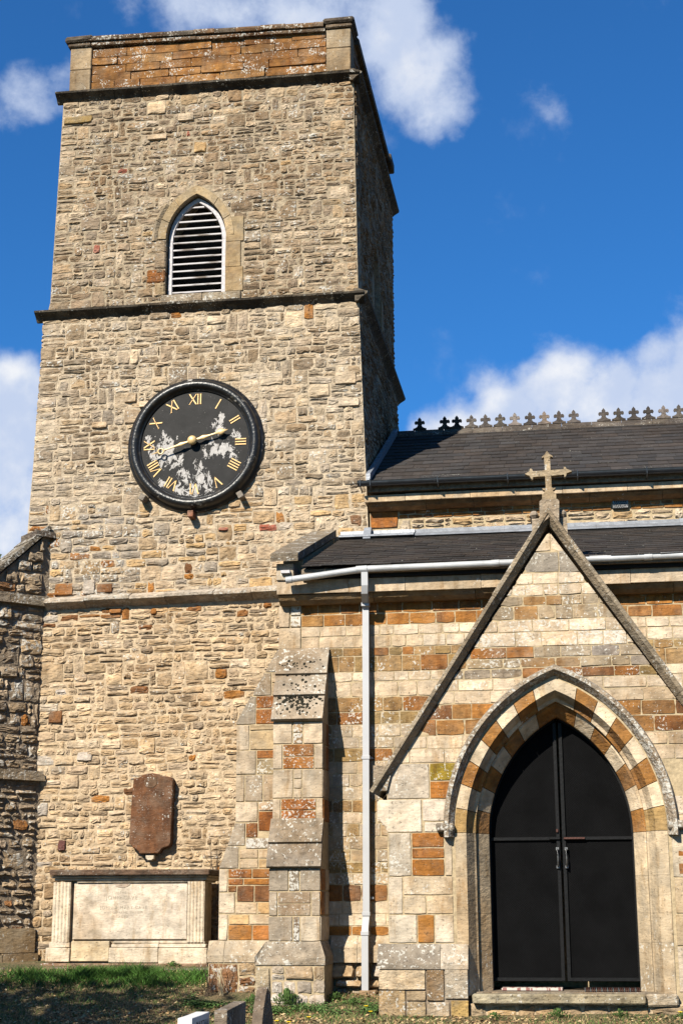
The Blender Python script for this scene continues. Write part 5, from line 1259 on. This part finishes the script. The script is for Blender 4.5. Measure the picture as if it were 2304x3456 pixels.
block('slide_bolt', AXC-.14, AXC-.01, DY-.058, DY-.034, 2.408, 2.432, M_FRAME, gl, b=.005)
block('latch', AXC-.055, AXC-.03, DY-.055, DY-.034, 2.49, 2.53, M_RUST, gl, b=.004)
def mat_mat():
    m, nt, b, pos = new_mat('striped_door_mat'); sx = nt.new('ShaderNodeSeparateXYZ'); nt.put(sx.inputs[0], pos)
    w = nt.noise(nt.vmath('MULTIPLY', pos, (26, 3, 3)), 1.0, 3); c = nt.mix(nt.step(w, .5, .55), (.34, .30, .26), (.17, .08, .07)); nt.put(b.inputs['Base Color'], c); return m
M_MAT = mat_mat()
V, F = cbox(-1.0, -.30, 18.85, 19.4, .698, .725, .004); o = mk('door_mat', V, F, M_MAT); tag(o, 'pale striped mat seen under the left gate leaf', 'door mat')
bs = thing('boot_grating', 'ribbed metal boot grating under the right leaf of the gate', 'grating', (.25, 18.75, .70))
for k in range(30): block('bar', -.05+k*.021, -.04+k*.021, 18.66, 18.95, .697, .735, M_RUST if k % 3 else M_STEEL, bs, b=.002)

# ------------------------------------------------------------------ gravestones near the camera
def headstone(label, x0, x1, y0, y1, zt, shape, mat, col):
    zb = hgt(x0, y0)-.1; t = thing('gravestone', label, 'gravestone', ((x0+x1)/2, (y0+y1)/2, zb))
    ym = (y0+y1)/2; hw_ = (y1-y0)/2
    if shape == 'flat': P = [(y0, zb), (y1, zb), (y1, zt+.012), (ym, zt+.004), (y0, zt)]
    elif shape == 'slant': P = [(y0, zb), (y1, zb), (y1, zt+.03), (y0, zt)]
    else: P = [(y0, zb), (y1, zb)]+[(ym+hw_*math.cos(a), zt-.30+.30*(1-(1-math.sin(a))**.9)) for a in [math.pi/2*k/8 for k in range(9)]]+[(ym-hw_*math.cos(a), zt-.30+.30*(1-(1-math.sin(a))**.9)) for a in [math.pi/2*k/8 for k in range(7, -1, -1)]]
    if shape == 'point':
        pts = []
        for k in range(11):
            f = k/10; pts.append((hw_*math.cos(f*math.pi/2)**.75 if k < 10 else 0, zt-.40+.40*f))
        P = [(y0, zb), (y1, zb)]+[(ym+w, z) for w, z in pts]+[(ym-w, z) for w, z in pts[-2::-1]]
    V, F = prism(P, 'x', x0, x1)
    b_ = mk('stone', V, F, mat, t, col)
    bv = b_.modifiers.new('edge', 'BEVEL'); bv.width = .006; bv.segments = 2
    return t, b_
g1, st1 = headstone('low white marble gravestone with dark lettering at the bottom edge', -2.82, -2.717, 11.0, 11.52, .884, 'flat', M_MARBLE, (.8, .8, .8, 0))
text('lettering', 'MARTHA', -2.7165, .80, 11.30, .075, M_MARK, st1, rot=(math.pi/2, 0, math.pi/2), depth=.001)
headstone('square topped grey gravestone between the white and the pointed one', -2.68, -2.583, 11.5, 12.15, .905, 'slant', M_COPE, (.34, .30, .24, .3))
headstone('tall pointed grey gravestone in front of the buttress', -2.72, -2.632, 13.0, 13.5, 0.99, 'point', M_COPE, (.24, .20, .155, .35))

# ------------------------------------------------------------------ paving, plants, grass
pv = thing('stone_kerb', 'long low stone ledge in front of the chest tomb', 'kerb', (-6.6, 21.2, .8))
x = -8.6; rk = random.Random(12)
while x < -5.0:
    e = min(x+rk.uniform(.6, 1.0), -4.9); block('kerb_stone', x, e-.01, 20.98, 21.42, .70, .862+rk.uniform(-.01, .01), M_COPE, pv, (.27*rk.uniform(.85, 1.2), .235, .185, .3), .015, .008); x = e
def blades(name, spots, label, cat, mat=M_LEAF, group=None, kind=None):
    """spots: (x, y, h, lean, width, rgb)"""
    V = []; F = []; C = []
    for x, y, h, ln, w, c in spots:
        z = hgt(x, y)-.01; a = rv.uniform(0, 6.28); b2 = rv.uniform(0, 6.28); o = len(V); dx, dy = math.cos(a)*w, math.sin(a)*w; lx, ly = math.cos(b2)*ln*h, math.sin(b2)*ln*h
        V += [(x-dx, y-dy, z), (x+dx, y+dy, z), (x+dx*.6+lx*.4, y+dy*.6+ly*.4, z+h*.6), (x-dx*.6+lx*.4, y-dy*.6+ly*.4, z+h*.6), (x+lx, y+ly, z+h)]
        F += [[o, o+1, o+2, o+3], [o+3, o+2, o+4]]; C += [(*c, 1)]*5
    ob = mk(name, V, F, mat, None, C, origin=(0, 0, 0))
    ob['label'] = label; ob['category'] = cat
    if kind: ob['kind'] = kind
    return ob
rv = random.Random(99)
def gcol(dry=.3):
    if rv.random() < dry: f = rv.uniform(.6, 1.2); return (.25*f, .185*f, .09*f)
    f = rv.uniform(.6, 1.3); return (.06*f, .095*f, .02*f)
sp = []
free = lambda x, y: not ((x > -4.68 and x < -3.0 and y > 18.9) or (x > -2.4 and y > 18.35) or y > 19.55 and x > -4.66)
while len(sp) < 30000:
    x = rv.uniform(-8.8, 2.2); y = rv.uniform(15.2, 21.0)
    if not free(x, y): continue
    den = math.sin(x*2.1+1)*math.sin(y*1.9+x*.7)+.5*math.sin(x*5.3+y*4.1)
    if rv.random() > .45+.35*den: continue
    sp.append((x, y, rv.uniform(.02, .07), .7, rv.uniform(.003, .006), gcol(.45 if den < .2 else .2)))
blades('grass', sp, 'short patchy grass over the churchyard ground', 'grass', kind='stuff')
sp = []
for k in range(9000):
    x = rv.gauss(-6.0, .95); y = 20.35+rv.gauss(0, .2); cl_ = .5+.5*math.sin(x*6.1+math.sin(y*7))*math.sin(x*2.3+y*5)
    if -7.7 < x < -4.8 and y < 20.85 and rv.random() < .25+cl_: f = rv.uniform(.3, .95); sp.append((x, y, rv.uniform(.05, .12)+.11*cl_*rv.random(), .9, rv.uniform(.004, .007), (.058*f, .14*f, .018*f)))
for k in range(5000):
    x = rv.gauss(-6.2, 1.2); y = 20.2+rv.gauss(0, .4)
    if -7.7 < x < -4.75 and 19.3 < y < 20.95: f = rv.uniform(.3, 1.0); sp.append((x, y, rv.uniform(.03, .10), .9, rv.uniform(.003, .006), (.05*f, .09*f, .018*f) if rv.random() < .7 else (.2*f, .15*f, .07*f)))
blades('tall_grass', sp, 'lush dark green grass in front of the chest tomb', 'grass', kind='stuff')
V = []; F = []; C = []
for k in range(42000):                                  # leaf litter and straw
    x = rv.uniform(-8.8, 2.2); y = rv.uniform(15.2, 20.9)
    if not free(x, y): continue
    if rv.random() > .55-.35*(math.sin(x*2.1+1)*math.sin(y*1.9+x*.7)): continue
    z = hgt(x, y)+rv.uniform(.002, .02); a = rv.uniform(0, 6.28); l, w = rv.uniform(.012, .035), rv.uniform(.005, .014); tz = rv.uniform(-.02, .02); o = len(V)
    ca, sa = math.cos(a), math.sin(a)
    V += [(x-ca*l, y-sa*l, z), (x-sa*w, y+ca*w, z+abs(tz)), (x+ca*l, y+sa*l, z+tz*.6+.006), (x+sa*w, y-ca*w, z+.002)]; F.append([o, o+1, o+2, o+3])
    f = rv.uniform(.45, 1.25); c = rv.choice([(.30, .205, .10), (.24, .15, .07), (.35, .265, .145), (.14, .08, .04)]); C += [(c[0]*f, c[1]*f, c[2]*f, 1)]*4
Vw = []; Fw = []; Cw = []
for k in range(9000):                                   # low broad-leaved weeds along the foot of the walls
    x = rv.uniform(-4.8, -2.3); y = 18.35+abs(rv.gauss(0, .35))+(.3 if x < -4 else 0)
    if not free(x, y) or math.sin(x*7.3)*math.sin(y*6.1+x*2)+rv.uniform(-.5, .5) < .05: continue
    z = hgt(x, y)+rv.uniform(.005, .06); a = rv.uniform(0, 6.28); l = rv.uniform(.01, .022); w = l*.55; o = len(Vw); ca, sa = math.cos(a), math.sin(a); t_ = rv.uniform(-.01, .012)
    Vw += [(x-ca*l, y-sa*l, z), (x-sa*w, y+ca*w, z+t_), (x+ca*l, y+sa*l, z+.008), (x+sa*w, y-ca*w, z-t_*.3)]; Fw.append([o, o+1, o+2, o+3]); f = rv.uniform(.5, 1.3); Cw += [(.05*f, .095*f, .022*f, 1)]*4
gc = mk('ground_weeds', Vw, Fw, M_LEAF, None, Cw, origin=(0, 0, 0)); gc['kind'] = 'stuff'; gc['label'] = 'low green weeds growing along the foot of the buttresses'; gc['category'] = 'weeds'
lo = mk('leaf_litter', V, F, M_LEAF, None, C, origin=(0, 0, 0)); lo['kind'] = 'stuff'; lo['label'] = 'dry leaf litter and straw scattered over the ground'; lo['category'] = 'leaf litter'
def weed(label, x, y, n, r, h, z=None, group='small weeds at the wall foot'):
    z0 = hgt(x, y) if z is None else z; t = thing('weed', label, 'weed', (x, y, z0), group); V = []; F = []; C = []
    for k in range(n*4):
        a = rv.uniform(0, 6.28); q = rv.uniform(.05, 1)*r; hh = h*rv.uniform(.15, 1.0)*(1.05-.6*q/r); w = rv.uniform(.006, .014); bx, by = x+math.cos(a)*q*.86, y+math.sin(a)*q*.86; tx, ty_ = x+math.cos(a)*q, y+math.sin(a)*q; p = Vector((-math.sin(a), math.cos(a), 0))*w; o = len(V)
        m_ = Vector(((bx+tx)/2, (by+ty_)/2, z0+hh*.95)); V += [(bx, by, z0+hh*.7), tuple(m_+p), (tx, ty_, z0+hh), tuple(m_-p)]; F.append([o, o+1, o+2, o+3]); f = rv.uniform(.5, 1.2); C += [(.055*f, .10*f, .022*f, 1)]*4
    mk('foliage', V, F, M_LEAF, t, C); return t
weed('bushy green weed at the foot of the mossy buttress', -3.52, 18.86, 120, .20, .24)
weed('low weed left of the downpipe foot', -3.0, 19.2, 60, .16, .12); weed('low weed in front of the chest tomb base', -5.55, 21.32, 50, .14, .10, .86)
weed('small weed under the middle of the door step', -.35, 18.25, 60, .16, .13); weed('small weed under the right of the door step', .32, 18.25, 50, .14, .11); weed('small weed under the left of the door step', -1.05, 18.25, 40, .14, .10)
weed('green weed beside the pointed gravestone', -3.95, 18.95, 60, .2, .14); weed('weed beside the plinth left of the downpipe', -2.75, 18.9, 50, .2, .10)
def dandelion(x, y, h, label, tuft=1, z=None):
    z0 = hgt(x, y) if z is None else z; t = thing('dandelion', label, 'flower', (x, y, z0), 'yellow dandelions in the grass'); V, F = tube([(x, y, z0), (x+.01, y, z0+h)], .003, 5); mk('stem', V, F, M_LEAF, t, (.08, .14, .03, 1))
    V = [(x+.01, y, z0+h+.012)]; F = []
    for k in range(14):
        a = 2*math.pi*k/14; V.append((x+.01+math.cos(a)*.026*(1 if k % 2 else .8), y+math.sin(a)*.026, z0+h+.004+.006*(k % 2)))
    V.append((x+.01, y, z0+h-.010))
    for k in range(14): F.append([0, 1+k, 1+(k+1) % 14]); F.append([15, 1+(k+1) % 14, 1+k])
    mk('flower_head', V, F, M_YEL, t)
for x, y, h, l in ((1.02, 18.2, .12, 'yellow dandelion at the right edge below the porch jamb'), (1.10, 18.25, .15, 'taller yellow dandelion at the far right edge'), (.96, 18.12, .09, 'low yellow dandelion nearest the door step on the right'), (-2.45, 18.2, .07, 'dandelion beside the left porch plinth'), (-2.52, 18.35, .10, 'second dandelion beside the left porch plinth'),
                   (-3.35, 17.3, .05, 'small dandelion in straw grass right of the pointed gravestone'), (-3.2, 17.2, .05, 'dandelion in the grass at the bottom centre'), (-3.05, 17.6, .05, 'dandelion in grass before the south buttress')):
    dandelion(x, y, h, l)
weed('clump of leaves round the dandelions at the right edge', 1.05, 18.22, 90, .20, .10)
def stems(label, x, y, z0, n, h, spread, mat, rad=.004, nm='dry_plant'):
    t = thing(nm, label, 'plant', (x, y, z0))
    for k in range(n):
        a = rv.uniform(-1, 1); hh = h*rv.uniform(.5, 1); pts = [(x+rv.uniform(-.03, .03)+a*spread*f+.02*math.sin(f*5+k), y+rv.uniform(-.01, .01), z0+hh*f) for f in (0, .3, .6, .85, 1.0)]
        V, F = tube(pts, [rad, rad*.9, rad*.7, rad*.5, rad*.25], 5); mk('stem', V, F, mat, t)
stems('thin bare twigs rising behind the right end of the chest tomb', -5.25, 22.42, 2.0, 6, .75, .16, M_TWIG, .006, 'bare_twig')
stems('thin bare twigs behind the tomb beside the buttress', -5.0, 22.45, 2.0, 4, .7, .12, M_TWIG, .005, 'bare_twig')
stems('dry pale stalks at the foot of the west buttress', -4.42, 19.38, hgt(-4.42, 19.4), 7, .5, .14, M_STRAW, .006, 'dead_stalk')
stems('dark dead stalks left of the pale ones by the west buttress', -4.60, 19.36, hgt(-4.6, 19.4), 6, .42, .12, M_TWIG, .006, 'dead_stalk')

# ------------------------------------------------------------------ trees
def tree(label, x, y, h, cr, cz, crz, nleaf, size, cols, seed, trunk=.16, cat='tree'):
    r = random.Random(seed); z0 = hgt(x, y)-.1; t = thing('tree', label, cat, (x, y, z0))
    V, F = tube([(x, y, z0), (x+.05, y, z0+h*.3), (x-.05, y+.05, z0+h*.6), (x, y, z0+h*.92)], [trunk, trunk*.8, trunk*.5, trunk*.12], 10); tr = mk('trunk', V, F, M_BARK, t, smooth=True)
    cl = []
    for k in range(54):
        a = r.uniform(0, 6.28); e = r.uniform(-1, 1); q = r.uniform(.35, 1)**.5
        c = Vector((x+math.cos(a)*cr*q*math.sqrt(1-e*e*.7), y+math.sin(a)*cr*q*math.sqrt(1-e*e*.7), z0+cz+crz*e)); cl.append((c, r.uniform(.3, .6)*cr))
        b0 = Vector((x, y, z0+h*r.uniform(.25, .7))); m_ = (b0+c)/2+Vector((0, 0, -.1))
        V, F = tube([b0, m_, c], [trunk*.3, trunk*.18, trunk*.05], 6); mk('limb', V, F, M_BARK, tr)
    V = []; F = []; C = []
    for k in range(nleaf):
        c, rad = r.choice(cl); d_ = Vector((r.gauss(0, 1), r.gauss(0, 1), r.gauss(0, .8))); d_ = d_.normalized()*rad*r.random()**.45
        p = c+d_; a = Vector((r.gauss(0, 1), r.gauss(0, 1), r.gauss(0, 1))).normalized(); b2 = a.cross(Vector((r.gauss(0, 1), r.gauss(0, 1), r.gauss(0, 1)))).normalized(); s = size*r.uniform(.6, 1.4); o = len(V)
        V += [tuple(p-a*s), tuple(p+b2*s*.45), tuple(p+a*s), tuple(p-b2*s*.45)]; F.append([o, o+1, o+2, o+3]); f = r.uniform(.6, 1.35); cc_ = r.choice(cols); C += [(cc_[0]*f, cc_[1]*f, cc_[2]*f, 1)]*4
    o = mk('crown', V, F, M_LEAF, t, C); return t
tree('evergreen tree showing at the left edge behind the tower', -18.45, 42.0, 12.4, 1.9, 8.7, 2.3, 26000, .10, [(.045, .065, .02), (.03, .05, .018), (.07, .075, .025)], 3, .3)
tree('broad leafy tree left of the camera that shades the grass', -11.0, 9.6, 8.0, 3.0, 5.2, 2.0, 26000, .13, [(.05, .10, .025), (.07, .12, .03)], 7, .2)
